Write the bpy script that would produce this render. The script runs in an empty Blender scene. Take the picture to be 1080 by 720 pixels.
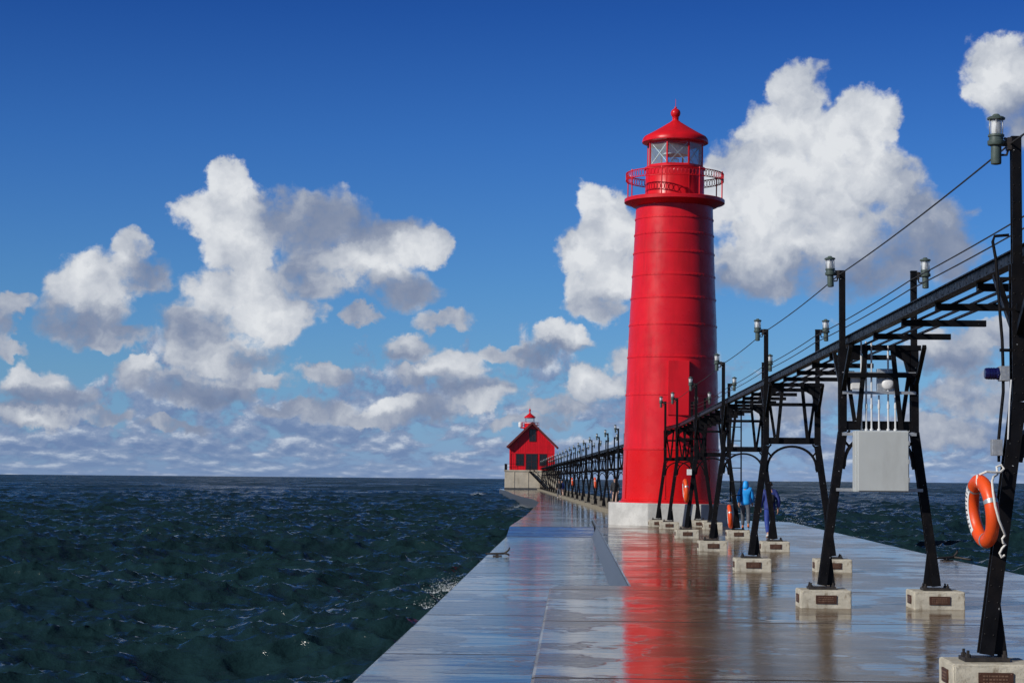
import bpy, bmesh, math, random
import numpy as np
from mathutils import Vector, Matrix, Euler

random.seed(7)
C = bpy.context.scene.collection
SC = bpy.context.scene
R = math.radians

# ------------------------------------------------------------------ camera
cam_data = bpy.data.cameras.new('camera')
cam_data.sensor_width = 36.0
cam_data.lens = 70.0
cam_data.clip_start = 0.2
cam_data.clip_end = 90000.0
cam = bpy.data.objects.new('camera', cam_data)
C.objects.link(cam)
yaw, pitch, roll = 0.03047, 0.06875, 0.0089
F = Vector((-math.sin(yaw) * math.cos(pitch), math.cos(yaw) * math.cos(pitch), math.sin(pitch)))
Rt = Vector((math.cos(yaw), math.sin(yaw), 0.0))
U = Rt.cross(F)
r2 = Rt * math.cos(roll) + U * math.sin(roll)
u2 = U * math.cos(roll) - Rt * math.sin(roll)
M = Matrix((r2, u2, -F)).transposed().to_4x4()
M.translation = Vector((0, 0, 1.65))
cam.matrix_world = M
SC.camera = cam

# ------------------------------------------------------------------ exposure, sun
SC.view_settings.view_transform = 'Standard'
SC.view_settings.look = 'None'
SC.view_settings.exposure = 0.0
SC.view_settings.gamma = 1.0
SC.view_settings.use_curve_mapping = False

SUN_EL = R(30.0)
to_sun = Vector((-0.81 * math.cos(SUN_EL), -0.586 * math.cos(SUN_EL), math.sin(SUN_EL)))
sd = bpy.data.lights.new('sun', 'SUN')
sd.energy = 3.7
sd.angle = R(0.53)
sd.color = (1.0, 0.95, 0.87)
sun = bpy.data.objects.new('sun', sd)
C.objects.link(sun)
sun.rotation_euler = to_sun.to_track_quat('Z', 'Y').to_euler()
sun.location = (0, 0, 60)


# ------------------------------------------------------------------ node helper
class NT:
    def __init__(self, tree):
        self.t = tree

    def n(self, kind, **kw):
        nd = self.t.nodes.new(kind)
        for k, v in kw.items():
            setattr(nd, k, v)
        return nd

    def put(self, sock, v):
        if hasattr(v, 'is_output'):
            self.t.links.new(v, sock)
        elif v is not None:
            sock.default_value = v

    def math(self, op, a, b=None, c=None, clamp=False):
        nd = self.n('ShaderNodeMath', operation=op)
        nd.use_clamp = clamp
        for s, v in zip(nd.inputs, (a, b, c)):
            self.put(s, v)
        return nd.outputs[0]

    def vec(self, op, a, b=None, c=None, out=0):
        nd = self.n('ShaderNodeVectorMath', operation=op)
        for s, v in zip(nd.inputs, (a, b, c)):
            self.put(s, v)
        return nd.outputs[out]

    def rng(self, v, a, b, c=0.0, d=1.0, smooth=True):
        nd = self.n('ShaderNodeMapRange', interpolation_type='SMOOTHSTEP' if smooth else 'LINEAR')
        for s, x in zip(nd.inputs[:5], (v, a, b, c, d)):
            self.put(s, x)
        return nd.outputs[0]

    def noise(self, vec, scale, detail=4.0, rough=0.55, lac=2.0, dist=0.0, out=0):
        nd = self.n('ShaderNodeTexNoise')
        self.put(nd.inputs['Vector'], vec)
        nd.inputs['Scale'].default_value = scale
        nd.inputs['Detail'].default_value = detail
        nd.inputs['Roughness'].default_value = rough
        nd.inputs['Lacunarity'].default_value = lac
        nd.inputs['Distortion'].default_value = dist
        return nd.outputs[out]

    def mix(self, f, a, b, blend='MIX'):
        nd = self.n('ShaderNodeMix', data_type='RGBA', blend_type=blend)
        self.put(nd.inputs[0], f)
        self.put(nd.inputs[6], a)
        self.put(nd.inputs[7], b)
        return nd.outputs[2]

    def ramp(self, f, stops):
        nd = self.n('ShaderNodeValToRGB')
        e = nd.color_ramp.elements
        while len(e) < len(stops):
            e.new(0.5)
        for el, (p, c) in zip(e, stops):
            el.position = p
            el.color = (*c, 1.0)
        self.put(nd.inputs[0], f)
        return nd.outputs[0]

    def comb(self, x, y, z):
        nd = self.n('ShaderNodeCombineXYZ')
        for s, v in zip(nd.inputs, (x, y, z)):
            self.put(s, v)
        return nd.outputs[0]

    def sep(self, v):
        nd = self.n('ShaderNodeSeparateXYZ')
        self.put(nd.inputs[0], v)
        return nd.outputs


# ------------------------------------------------------------------ sky: Nishita air, cumulus by direction
# each cloud lump: azimuth east of north-axis, elevation, half width, half height, all in degrees
MASK = [(6.46,10.83,1.02,1.08),(5.65,9.64,1.2,1.26),(8.16,9.99,1.14,1.2),(8.96,10.11,0.66,1.02),(7.22,8.68,2.55,2.1),(8.82,7.85,1.8,1.8),(5.87,7.75,2.4,2.1),(4.51,8.57,1.2,1.35),(8.01,6.6,3.0,1.74),(5.33,6.27,2.1,1.35),(10.13,7.16,1.35,1.35),(10.65,6.22,1.2,0.75),(0.97,7.63,0.96,1.14),(1.38,6.55,1.2,1.65),(0.48,6.0,1.02,1.35),(0.57,5.1,1.02,0.72),(12.13,11.46,1.32,1.14),(12.77,10.52,1.35,1.35),(11.73,10.95,0.84,0.84),(-9.9,8.28,0.7,0.7),(-10.44,7.37,1.12,0.7),(-9.69,7.48,1.07,1.07),(-7.52,7.34,2.14,1.07),(-9.68,6.53,1.23,0.91),(-5.33,6.76,1.92,0.91),(-6.96,6.19,1.6,1.2),(-5.04,5.54,1.34,0.75),(-4.1,6.64,0.8,0.7),(-9.52,5.19,1.87,1.18),(-8.29,4.67,1.2,1.07),(-10.84,4.21,1.47,0.94),(-10.15,3.42,2.01,0.8),(-7.5,5.77,1.2,0.8),(-3.67,4.6,1.07,0.43),(-13.78,5.48,1.39,1.07),(-12.61,6.51,0.7,0.64),(-14.02,4.54,1.47,0.96),(-12.33,5.66,0.94,0.67),(-13.35,3.89,1.6,0.48),(-16.0,4.09,0.37,0.91),(-15.44,2.43,1.12,0.7),(-14.35,2.0,1.07,0.53),(-15.37,1.59,1.6,0.37),(-10.94,2.46,2.14,0.59),(-12.27,2.84,0.8,0.48),(-4.75,3.77,0.91,0.59),(-3.32,3.16,0.96,0.7),(-2.82,2.43,1.34,0.53),(-0.38,4.0,1.07,0.53),(-1.2,3.53,0.96,0.43),(0.59,2.73,1.02,0.66),(-0.36,2.04,1.34,0.48),(-4.45,2.0,1.6,0.48),(-7.44,1.97,1.6,0.37),(-7.18,2.92,1.07,0.37),(11.67,2.62,2.1,0.78),(10.64,3.69,1.5,0.78),(10.36,1.43,2.1,0.6),(6.13,2.08,1.5,0.72),(2.62,3.42,1.8,0.72),(7.47,2.89,1.2,0.6),(-15.71,4.76,0.53,0.43),(-6.12,4.7,0.8,0.27),(11.94,4.21,1.2,0.48),(-9.07,2.71,1.2,0.35),(-13.56,1.62,1.34,0.27),(-6.08,1.71,1.34,0.27),(-11.44,1.32,1.34,0.21),(-1.18,1.57,1.34,0.24),(-4.46,2.82,0.7,0.43),(-8.25,1.96,1.07,0.27),(-2.29,3.61,0.59,0.37),(-15.93,3.38,0.8,0.32)]
BRIGHT = [(6.46,10.83,0.9,1.02),(5.73,9.63,1.26,1.38),(8.82,10.11,1.02,1.08),(7.22,8.81,2.4,1.86),(5.33,7.89,2.1,1.8),(8.15,7.86,1.8,1.26),(6.14,6.62,1.35,0.9),(0.97,7.36,1.2,1.44),(0.43,5.73,1.14,1.14),(1.39,5.6,0.9,1.2),(11.99,11.33,1.32,1.2),(-9.92,8.28,0.7,0.7),(-10.45,7.45,1.18,0.7),(-9.73,6.67,1.18,1.07),(-6.01,5.93,1.34,0.59),(-4.51,6.42,0.8,0.64),(-9.52,5.32,1.55,0.96),(-8.96,4.25,1.6,0.64),(-13.65,5.75,1.23,0.91),(-12.61,6.56,0.7,0.59),(-15.4,2.65,0.96,0.48),(-10.16,3.5,1.34,0.48),(-3.27,3.27,0.86,0.53),(-0.38,4.17,0.91,0.37),(0.67,2.81,0.78,0.48),(-15.11,1.59,1.34,0.21),(-2.55,2.16,1.07,0.32),(-5.54,2.13,0.8,0.27),(11.41,2.89,1.2,0.42),(-12.27,3.11,0.48,0.43),(-4.75,3.91,0.53,0.32)]
GRAY = [(9.61,6.9,1.8,1.8),(10.65,6.22,1.5,1.2),(8.01,5.72,3.3,0.78),(5.06,5.6,2.1,0.6),(-7.8,7.44,1.6,0.8),(-6.71,7.36,1.87,0.53),(-7.5,5.77,1.07,0.8),(-5.04,5.4,1.6,0.48),(-10.83,4.08,1.07,0.59),(-14.01,4.14,1.6,0.64),(-12.06,5.66,0.8,0.8),(-8.81,3.44,2.14,0.37),(-4.75,3.63,1.07,0.48),(-10.67,2.33,1.6,0.32),(-14.48,2.0,1.34,0.43),(-3.64,2.61,1.07,0.37),(-0.38,3.54,1.07,0.32),(0.98,5.05,1.5,0.42),(12.38,10.32,1.2,0.72),(10.9,3.29,1.8,0.6)]


world = bpy.data.worlds.new('World')
SC.world = world
world.use_nodes = True
wt = world.node_tree
wt.nodes.clear()
W = NT(wt)
tc = W.n('ShaderNodeTexCoord').outputs['Generated']
dirv = W.vec('NORMALIZE', tc)
dx, dy, dz = W.sep(dirv)
az = W.math('MULTIPLY', W.math('ARCTAN2', dx, dy), 57.29578)
el = W.math('MULTIPLY', W.math('ARCSINE', dz), 57.29578)
sky = W.n('ShaderNodeTexSky', sky_type='NISHITA')
sky.sun_disc = False
sky.sun_elevation = SUN_EL
sky.sun_rotation = math.atan2(to_sun.x, to_sun.y) % (2 * math.pi)
sky.altitude = 180.0
sky.air_density = 1.0
sky.dust_density = 0.3
sky.ozone_density = 3.0
# clear polarised autumn air: deeper and bluer overhead than the standard model
skyc = W.mix(1.0, sky.outputs[0], W.ramp(W.math('DIVIDE', el, 60.0, clamp=True),
             [(0.0, (0.36, 0.56, 1.25)), (0.02, (0.34, 0.57, 1.10)), (0.05, (0.31, 0.56, 0.95)), (0.09, (0.25, 0.51, 0.90)), (0.16, (0.16, 0.40, 0.84)), (0.225, (0.085, 0.27, 0.70)), (0.33, (0.135, 0.19, 0.29)), (1.0, (0.12, 0.155, 0.21))]), 'MULTIPLY')

p = W.comb(az, el, 0.0)
warp1 = W.vec('SUBTRACT', W.noise(p, 0.55, 3.0, 0.55, out=1), (0.5, 0.5, 0.5))
warp2 = W.vec('SUBTRACT', W.noise(p, 2.0, 6.0, 0.62, out=1), (0.5, 0.5, 0.5))
pw = W.vec('MULTIPLY_ADD', warp1, (1.5, 1.3, 0.0), p)
pw = W.vec('MULTIPLY_ADD', warp2, (0.66, 0.66, 0.0), pw)


def blob_field(pt, blobs):
    cur = None
    for (a, e, ra, re) in blobs:
        v = W.vec('MULTIPLY_ADD', pt, (1 / ra, 1 / re, 0.0), (-a / ra, -e / re, 0.0))
        d = W.vec('DOT_PRODUCT', v, v, out=1)
        cur = d if cur is None else W.math('SMOOTH_MIN', cur, d, 0.35)
    return W.math('SUBTRACT', 1.0, cur)


fb = W.noise(p, 0.95, 9.0, 0.58)
puff = W.n('ShaderNodeTexVoronoi', feature='SMOOTH_F1')
W.put(puff.inputs['Vector'], pw)
puff.inputs['Scale'].default_value = 1.15
puff.inputs['Detail'].default_value = 2.0
puff.inputs['Roughness'].default_value = 0.6
puff.inputs['Smoothness'].default_value = 0.6
pf = W.math('SUBTRACT', 0.5, puff.outputs['Distance'])
q = W.math('MINIMUM', W.math('MULTIPLY', blob_field(pw, MASK), 1.25), 0.85)
q = W.math('ADD', q, W.math('MULTIPLY', W.math('SUBTRACT', fb, 0.5), 1.7))
q = W.math('ADD', q, W.math('MULTIPLY', pf, 0.35))
# rows of stratocumulus closing up towards the horizon
lel = W.math('LOGARITHM', W.math('ADD', W.math('MAXIMUM', el, 0.0), 0.7), 2.718)
hp = W.comb(W.math('MULTIPLY', az, 0.80), W.math('MULTIPLY', lel, 2.9), 3.7)
hn = W.noise(hp, 1.1, 7.0, 0.62, dist=0.25)
hcov = W.rng(el, 1.0, 6.4, 0.17, -0.26)
hgap = W.math('MULTIPLY', W.math('SUBTRACT', W.noise(hp, 0.33, 2.0, 0.5), 0.5), 0.55)
hmask = W.rng(W.math('ADD', W.math('ADD', hn, hgap), hcov), 0.51, 0.67)
hmask = W.math('MULTIPLY', hmask, W.rng(el, 0.0, 0.9, 0.60, 0.94))
# wisps and the clouds of the rest of the sky
gn = W.noise(dirv, 3.1, 7.0, 0.58)
gp = W.rng(W.math('ADD', W.math('ABSOLUTE', W.math('SUBTRACT', az, -2.0)), W.math('MULTIPLY', W.math('MAXIMUM', W.math('SUBTRACT', el, 13.0), 0.0), 3.0)), 17.0, 30.0)
gmask = W.math('MULTIPLY', W.rng(gn, 0.56, 0.70), gp)
# light and shade inside the clouds, lit from the left and above
lit_n = W.math('SUBTRACT', W.noise(pw, 0.62, 6.0, 0.52), W.noise(W.vec('ADD', pw, (-0.45, 0.50, 0.0)), 0.62, 6.0, 0.52))
br = W.math('MAXIMUM', blob_field(pw, BRIGHT), -0.8)
gy = W.math('MAXIMUM', blob_field(pw, GRAY), -0.6)
shade = W.math('ADD', W.math('MULTIPLY', br, 0.34), W.math('MULTIPLY', gy, -0.36))
shade = W.math('ADD', shade, W.math('MULTIPLY', lit_n, 1.7))
shade = W.math('ADD', shade, W.math('MULTIPLY', pf, 0.22))
shade = W.math('ADD', shade, W.math('MULTIPLY', W.math('SUBTRACT', fb, 0.5), 0.95))
shade = W.math('SUBTRACT', shade, W.rng(el, 0.8, 4.5, 0.26, 0.0))
shade = W.rng(shade, -1.05, 0.60, smooth=False)
mask = W.rng(q, -0.10, W.rng(shade, 0.25, 0.80, 0.80, 0.46))
cl = W.ramp(shade, [(0.0, (0.165, 0.220, 0.350)), (0.34, (0.250, 0.300, 0.415)), (0.64, (0.46, 0.50, 0.575)), (1.0, (0.74, 0.765, 0.80))])
hl = W.math('ADD', W.math('MULTIPLY', W.math('SUBTRACT', W.noise(hp, 1.1, 6.0, 0.6), W.noise(W.vec('ADD', hp, (-0.10, 0.30, 0.0)), 1.1, 6.0, 0.6)), 3.0), 0.38)
hl = W.math('ADD', hl, W.math('MULTIPLY', W.math('SUBTRACT', hn, 0.6), 1.0), clamp=True)
hcl = W.ramp(hl, [(0.0, (0.155, 0.232, 0.410)), (0.5, (0.245, 0.320, 0.480)), (1.0, (0.54, 0.60, 0.70))])
WSTR = 0.1
cl10 = W.mix(1.0, cl, (1 / WSTR, 1 / WSTR, 1 / WSTR, 1), 'MULTIPLY')
hcl10 = W.mix(1.0, hcl, (1 / WSTR, 1 / WSTR, 1 / WSTR, 1), 'MULTIPLY')
out = W.mix(hmask, skyc, hcl10)
out = W.mix(mask, out, cl10)
out = W.mix(gmask, out, (3.2, 3.5, 4.2, 1))
# tame: below the horizon the world is dark water colour
out = W.mix(W.rng(el, -0.5, -0.02), (0.15, 0.3, 0.45, 1), out)
bg = W.n('ShaderNodeBackground')
W.put(bg.inputs[0], out)
bg.inputs[1].default_value = WSTR
world.cycles.sampling_method = 'MANUAL'
world.cycles.sample_map_resolution = 512
wo = W.n('ShaderNodeOutputWorld')
wt.links.new(bg.outputs[0], wo.inputs[0])


# ------------------------------------------------------------------ materials
def new_mat(name):
    m = bpy.data.materials.new(name)
    m.use_nodes = True
    t = m.node_tree
    t.nodes.clear()
    N = NT(t)
    b = N.n('ShaderNodeBsdfPrincipled')
    o = N.n('ShaderNodeOutputMaterial')
    t.links.new(b.outputs[0], o.inputs[0])
    return m, N, b


def paint(name, col, rough=0.4, vary=0.12, scale=3.0, bump=0.0, metallic=0.0, specks=None, dirt=None, coat=0.0):
    m, N, b = new_mat(name)
    pos = N.n('ShaderNodeTexCoord').outputs['Object']
    n1 = N.noise(pos, scale, 5.0, 0.6)
    lo = tuple(c * (1 - vary) for c in col) + (1,)
    hi = tuple(min(1, c * (1 + vary)) for c in col) + (1,)
    c = N.mix(N.rng(n1, 0.3, 0.7), lo, hi)
    if dirt:
        n2 = N.noise(N.vec('MULTIPLY', pos, dirt[2]), dirt[3], 6.0, 0.65)
        c = N.mix(N.math('MULTIPLY', N.rng(n2, 0.45, 0.72), dirt[1]), c, (*dirt[0], 1))
    if specks:
        n3 = N.noise(pos, specks[1], 2.0, 0.5)
        c = N.mix(N.rng(n3, specks[2], specks[2] + 0.03), c, (*specks[0], 1))
    N.put(b.inputs['Base Color'], c)
    N.put(b.inputs['Roughness'], N.rng(N.noise(pos, scale * 2.3, 4.0), 0.3, 0.7, rough * 0.8, min(1.0, rough * 1.2)))
    b.inputs['Metallic'].default_value = metallic
    b.inputs['Coat Weight'].default_value = coat
    if bump:
        bp = N.n('ShaderNodeBump')
        bp.inputs['Strength'].default_value = bump
        bp.inputs['Distance'].default_value = 0.01
        N.put(bp.inputs['Height'], N.noise(pos, scale * 8, 6.0, 0.65))
        N.t.links.new(bp.outputs[0], b.inputs['Normal'])
    return m


M_RED = paint('red_paint', (0.70, 0.0110, 0.021), 0.33, 0.08, 1.2, 0.05, dirt=((0.44, 0.012, 0.016), 0.6, (1.0, 1.0, 0.13), 2.4))
M_REDLOW = paint('fresh_red_paint', (0.66, 0.006, 0.006), 0.27, 0.05, 1.0, 0.04)
M_REDDK = paint('dark_red_paint', (0.30, 0.008, 0.016), 0.4, 0.1, 1.5)
M_BLACK = paint('black_paint', (0.0065, 0.0065, 0.008), 0.42, 0.3, 6.0, 0.12, specks=((0.40, 0.42, 0.45), 30.0, 0.755), dirt=((0.022, 0.017, 0.014), 0.35, (1, 1, 0.5), 5.0))
M_BLACK.node_tree.nodes['Principled BSDF'].inputs['Specular IOR Level'].default_value = 0.13
M_RED.node_tree.nodes['Principled BSDF'].inputs['Specular IOR Level'].default_value = 0.30
M_REDLOW.node_tree.nodes['Principled BSDF'].inputs['Specular IOR Level'].default_value = 0.32
M_IRON = paint('rusty_iron', (0.025, 0.02, 0.018), 0.6, 0.4, 12.0, 0.3)
M_GREY = paint('grey_enamel', (0.50, 0.53, 0.53), 0.42, 0.04, 2.0, dirt=((0.33, 0.34, 0.33), 0.35, (1, 1, 0.25), 4.0))
M_GALV = paint('galvanised_steel', (0.46, 0.48, 0.50), 0.45, 0.15, 20.0, metallic=0.55)
M_CONDUIT = paint('white_conduit', (0.66, 0.68, 0.70), 0.4, 0.08, 8.0)
M_LAMPG = paint('lamp_green_paint', (0.075, 0.105, 0.095), 0.45, 0.18, 25.0, 0.1)
M_BRONZE = paint('bronze_plaque', (0.085, 0.038, 0.024), 0.5, 0.3, 18.0, metallic=0.3)
M_BRONZEL = paint('bronze_lettering', (0.22, 0.13, 0.085), 0.45, 0.2, 18.0, metallic=0.3)
M_ORANGE = paint('orange_ring_vinyl', (0.83, 0.085, 0.012), 0.42, 0.08, 8.0, 0.05, dirt=((0.45, 0.06, 0.02), 0.35, (1, 1, 1), 9.0))
M_ROPE = paint('white_rope', (0.72, 0.71, 0.67), 0.8, 0.1, 60.0)
M_WHITE = paint('white_band', (0.78, 0.79, 0.80), 0.5, 0.05, 9.0)
M_INK = paint('black_ink', (0.02, 0.02, 0.025), 0.6, 0.1, 9.0)
M_BLUE = paint('blue_lens', (0.008, 0.010, 0.075), 0.18, 0.1, 9.0)
M_CABLE = paint('dark_cable', (0.03, 0.03, 0.033), 0.6, 0.2, 9.0)
M_DARKWIN = paint('dark_window_glass', (0.012, 0.014, 0.018), 0.08, 0.2, 3.0)
M_WOODDK = paint('dark_frame_paint', (0.05, 0.012, 0.014), 0.5, 0.2, 3.0)
M_ROOF = paint('roof_shingle', (0.13, 0.02, 0.022), 0.6, 0.2, 6.0, 0.3)


def concrete(name, col, dark, scale=3.0, bump=0.5, stain=0.6):
    m, N, b = new_mat(name)
    pos = N.n('ShaderNodeTexCoord').outputs['Object']
    n1 = N.noise(pos, scale, 8.0, 0.65)
    n2 = N.noise(N.vec('MULTIPLY', pos, (1, 1, 0.4)), scale * 2.5, 6.0, 0.7)
    n3 = N.noise(pos, scale * 14, 3.0, 0.6)
    c = N.mix(N.rng(n1, 0.32, 0.68), tuple(x * 0.72 for x in col) + (1,), (*col, 1))
    c = N.mix(N.math('MULTIPLY', N.rng(n2, 0.52, 0.72), stain), c, (*dark, 1))
    c = N.mix(N.math('MULTIPLY', N.rng(n3, 0.58, 0.70), 0.45), c, tuple(x * 0.35 for x in col) + (1,))
    N.put(b.inputs['Base Color'], c)
    b.inputs['Roughness'].default_value = 0.75
    bp = N.n('ShaderNodeBump')
    bp.inputs['Strength'].default_value = bump
    bp.inputs['Distance'].default_value = 0.02
    N.put(bp.inputs['Height'], N.math('ADD', n1, N.math('MULTIPLY', n3, 0.5)))
    N.t.links.new(bp.outputs[0], b.inputs['Normal'])
    return m


M_PLINTH = concrete('weathered_concrete', (0.60, 0.56, 0.46), (0.22, 0.17, 0.11), 4.0, 0.35, 0.9)
M_BASE = concrete('whitewashed_concrete', (0.62, 0.62, 0.60), (0.42, 0.41, 0.39), 1.6, 0.3, 0.55)
M_CRIB = concrete('crib_concrete', (0.56, 0.50, 0.40), (0.27, 0.22, 0.16), 0.5, 0.4, 0.6)
M_LEDGE = concrete('ledge_concrete', (0.30, 0.26, 0.185), (0.13, 0.10, 0.06), 0.8, 0.5, 0.6)


def wet_deck(name, col, lo, hi, joint, rip=1.0, film0=0.02, film1=0.34):
    m, N, b = new_mat(name)
    pos = N.n('ShaderNodeNewGeometry').outputs['Position']
    px, py, pz = N.sep(pos)
    flat = N.comb(px, py, 0.0)
    n1 = N.noise(flat, 0.9, 8.0, 0.66)
    n2 = N.noise(N.vec('MULTIPLY', flat, (1.0, 0.6, 1.0)), 0.30, 6.0, 0.62)
    n3 = N.noise(flat, 26.0, 4.0, 0.7)
    c = N.mix(N.rng(n1, 0.3, 0.7), tuple(x * 0.62 for x in col) + (1,), tuple(x * 1.3 for x in col) + (1,))
    c = N.mix(N.math('MULTIPLY', N.rng(n3, 0.5, 0.75), 0.35), c, tuple(x * 0.4 for x in col) + (1,))
    # cast joints across the pier
    jy = N.math('ADD', N.math('DIVIDE', py, joint), N.math('MULTIPLY', N.math('SUBTRACT', N.noise(flat, 0.8, 3.0), 0.5), 0.012))
    jd = N.math('ABSOLUTE', N.math('SUBTRACT', N.math('FRACT', jy), 0.5))
    jm = N.rng(jd, 0.0035, 0.0075, 1.0, 0.0)
    c = N.mix(N.math('MULTIPLY', jm, 0.75), c, (0.02, 0.018, 0.016, 1))
    # shrinkage cracks and rust coloured seepage
    vo = N.n('ShaderNodeTexVoronoi', feature='DISTANCE_TO_EDGE')
    N.put(vo.inputs['Vector'], N.vec('ADD', flat, N.vec('MULTIPLY', N.noise(flat, 1.1, 4.0, 0.6, out=1), (0.9, 0.9, 0.0))))
    vo.inputs['Scale'].default_value = 0.22
    crack = N.math('MULTIPLY', N.rng(vo.outputs['Distance'], 0.0, 0.006, 1.0, 0.0), N.rng(n2, 0.48, 0.56))
    c = N.mix(N.math('MULTIPLY', crack, 0.8), c, (0.018, 0.015, 0.012, 1))
    c = N.mix(N.math('MULTIPLY', N.rng(N.noise(N.vec('ADD', flat, (31.0, 7.0, 0.0)), 0.55, 6.0, 0.65), 0.52, 0.70), 0.55), c, (0.085, 0.055, 0.030, 1))
    N.put(b.inputs['Base Color'], c)
    wet = N.rng(N.math('ADD', n2, N.math('MULTIPLY', N.math('SUBTRACT', n1, 0.5), 0.6)), 0.36, 0.64)
    # fine scabs of cement stand proud of the water film and stay matt
    sc = N.noise(N.vec('MULTIPLY', flat, (0.55, 1.0, 1.0)), 5.5, 6.0, 0.68)
    # standing puddles with clear outlines against merely damp concrete
    pud = N.rng(N.math('ADD', wet, N.math('MULTIPLY', N.math('SUBTRACT', sc, 0.5), 0.5)), 0.40, 0.56)
    film = N.math('ADD', N.math('MULTIPLY', pud, 0.72), N.math('MULTIPLY', N.rng(sc, 0.36, 0.64), 0.28))
    N.put(b.inputs['Roughness'], N.math('ADD', N.rng(wet, 0, 1, hi, lo), N.math('MULTIPLY', jm, 0.3)))
    b.inputs['IOR'].default_value = 1.33
    N.put(b.inputs['Specular IOR Level'], N.rng(film, 0, 1, film0, film1))
    bp = N.n('ShaderNodeBump')
    bp.inputs['Strength'].default_value = 1.0
    bp.inputs['Distance'].default_value = 1.0
    rp = N.noise(N.vec('MULTIPLY', flat, (0.30, 1.0, 1.0)), 3.4, 4.0, 0.6)
    rp2 = N.noise(N.vec('MULTIPLY', flat, (0.25, 1.0, 1.0)), 0.9, 3.0, 0.5)
    h = N.math('MULTIPLY', rp, N.rng(pud, 0, 1, 0.0075 * rip, 0.0040 * rip))
    h = N.math('ADD', h, N.math('MULTIPLY', rp2, 0.019 * rip))
    h = N.math('ADD', h, N.math('MULTIPLY', N.math('MULTIPLY', n3, N.rng(wet, 0, 1, 1.0, 0.15)), 0.0010))
    h = N.math('ADD', h, N.math('MULTIPLY', sc, 0.0014))
    h = N.math('SUBTRACT', h, N.math('MULTIPLY', jm, 0.006))
    N.put(bp.inputs['Height'], h)
    N.t.links.new(bp.outputs[0], b.inputs['Normal'])
    return m


M_SIDE = concrete('damp_concrete_edge', (0.075, 0.075, 0.078), (0.03, 0.03, 0.03), 2.0, 0.4, 0.7)
M_SIDE.node_tree.nodes['Principled BSDF'].inputs['Roughness'].default_value = 0.3
M_DECK = wet_deck('wet_concrete', (0.165, 0.118, 0.072), 0.05, 0.17, 6.7, 1.1, 0.045, 0.29)
M_LANE = wet_deck('wet_concrete_lane', (0.085, 0.082, 0.078), 0.025, 0.09, 6.7, 1.15, 0.12, 0.38)


def glass(name, col=(0.90, 0.96, 0.97), rough=0.02):
    m, N, b = new_mat(name)
    tr = N.n('ShaderNodeBsdfTransparent')
    tr.inputs[0].default_value = (*col, 1)
    b.inputs['Base Color'].default_value = (0.75, 0.80, 0.82, 1)
    b.inputs['Roughness'].default_value = rough
    fz = N.n('ShaderNodeFresnel')
    fz.inputs[0].default_value = 1.5
    mx_ = N.n('ShaderNodeMixShader')
    N.put(mx_.inputs[0], N.math('ADD', N.math('MULTIPLY', fz.outputs[0], 0.6), 0.03, clamp=True))
    N.t.links.new(tr.outputs[0], mx_.inputs[1])
    N.t.links.new(b.outputs[0], mx_.inputs[2])
    o = [x for x in N.t.nodes if x.type == 'OUTPUT_MATERIAL'][0]
    N.t.links.new(mx_.outputs[0], o.inputs[0])
    return m


M_GLASS = glass('clear_glass')
M_LAMPGLASS, N, b = new_mat('lamp_glass')
b.inputs['Base Color'].default_value = (0.80, 0.84, 0.86, 1)
b.inputs['Roughness'].default_value = 0.12
b.inputs['Alpha'].default_value = 0.40


# ------------------------------------------------------------------ mesh helper
def V(*a):
    return Vector(a)


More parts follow.
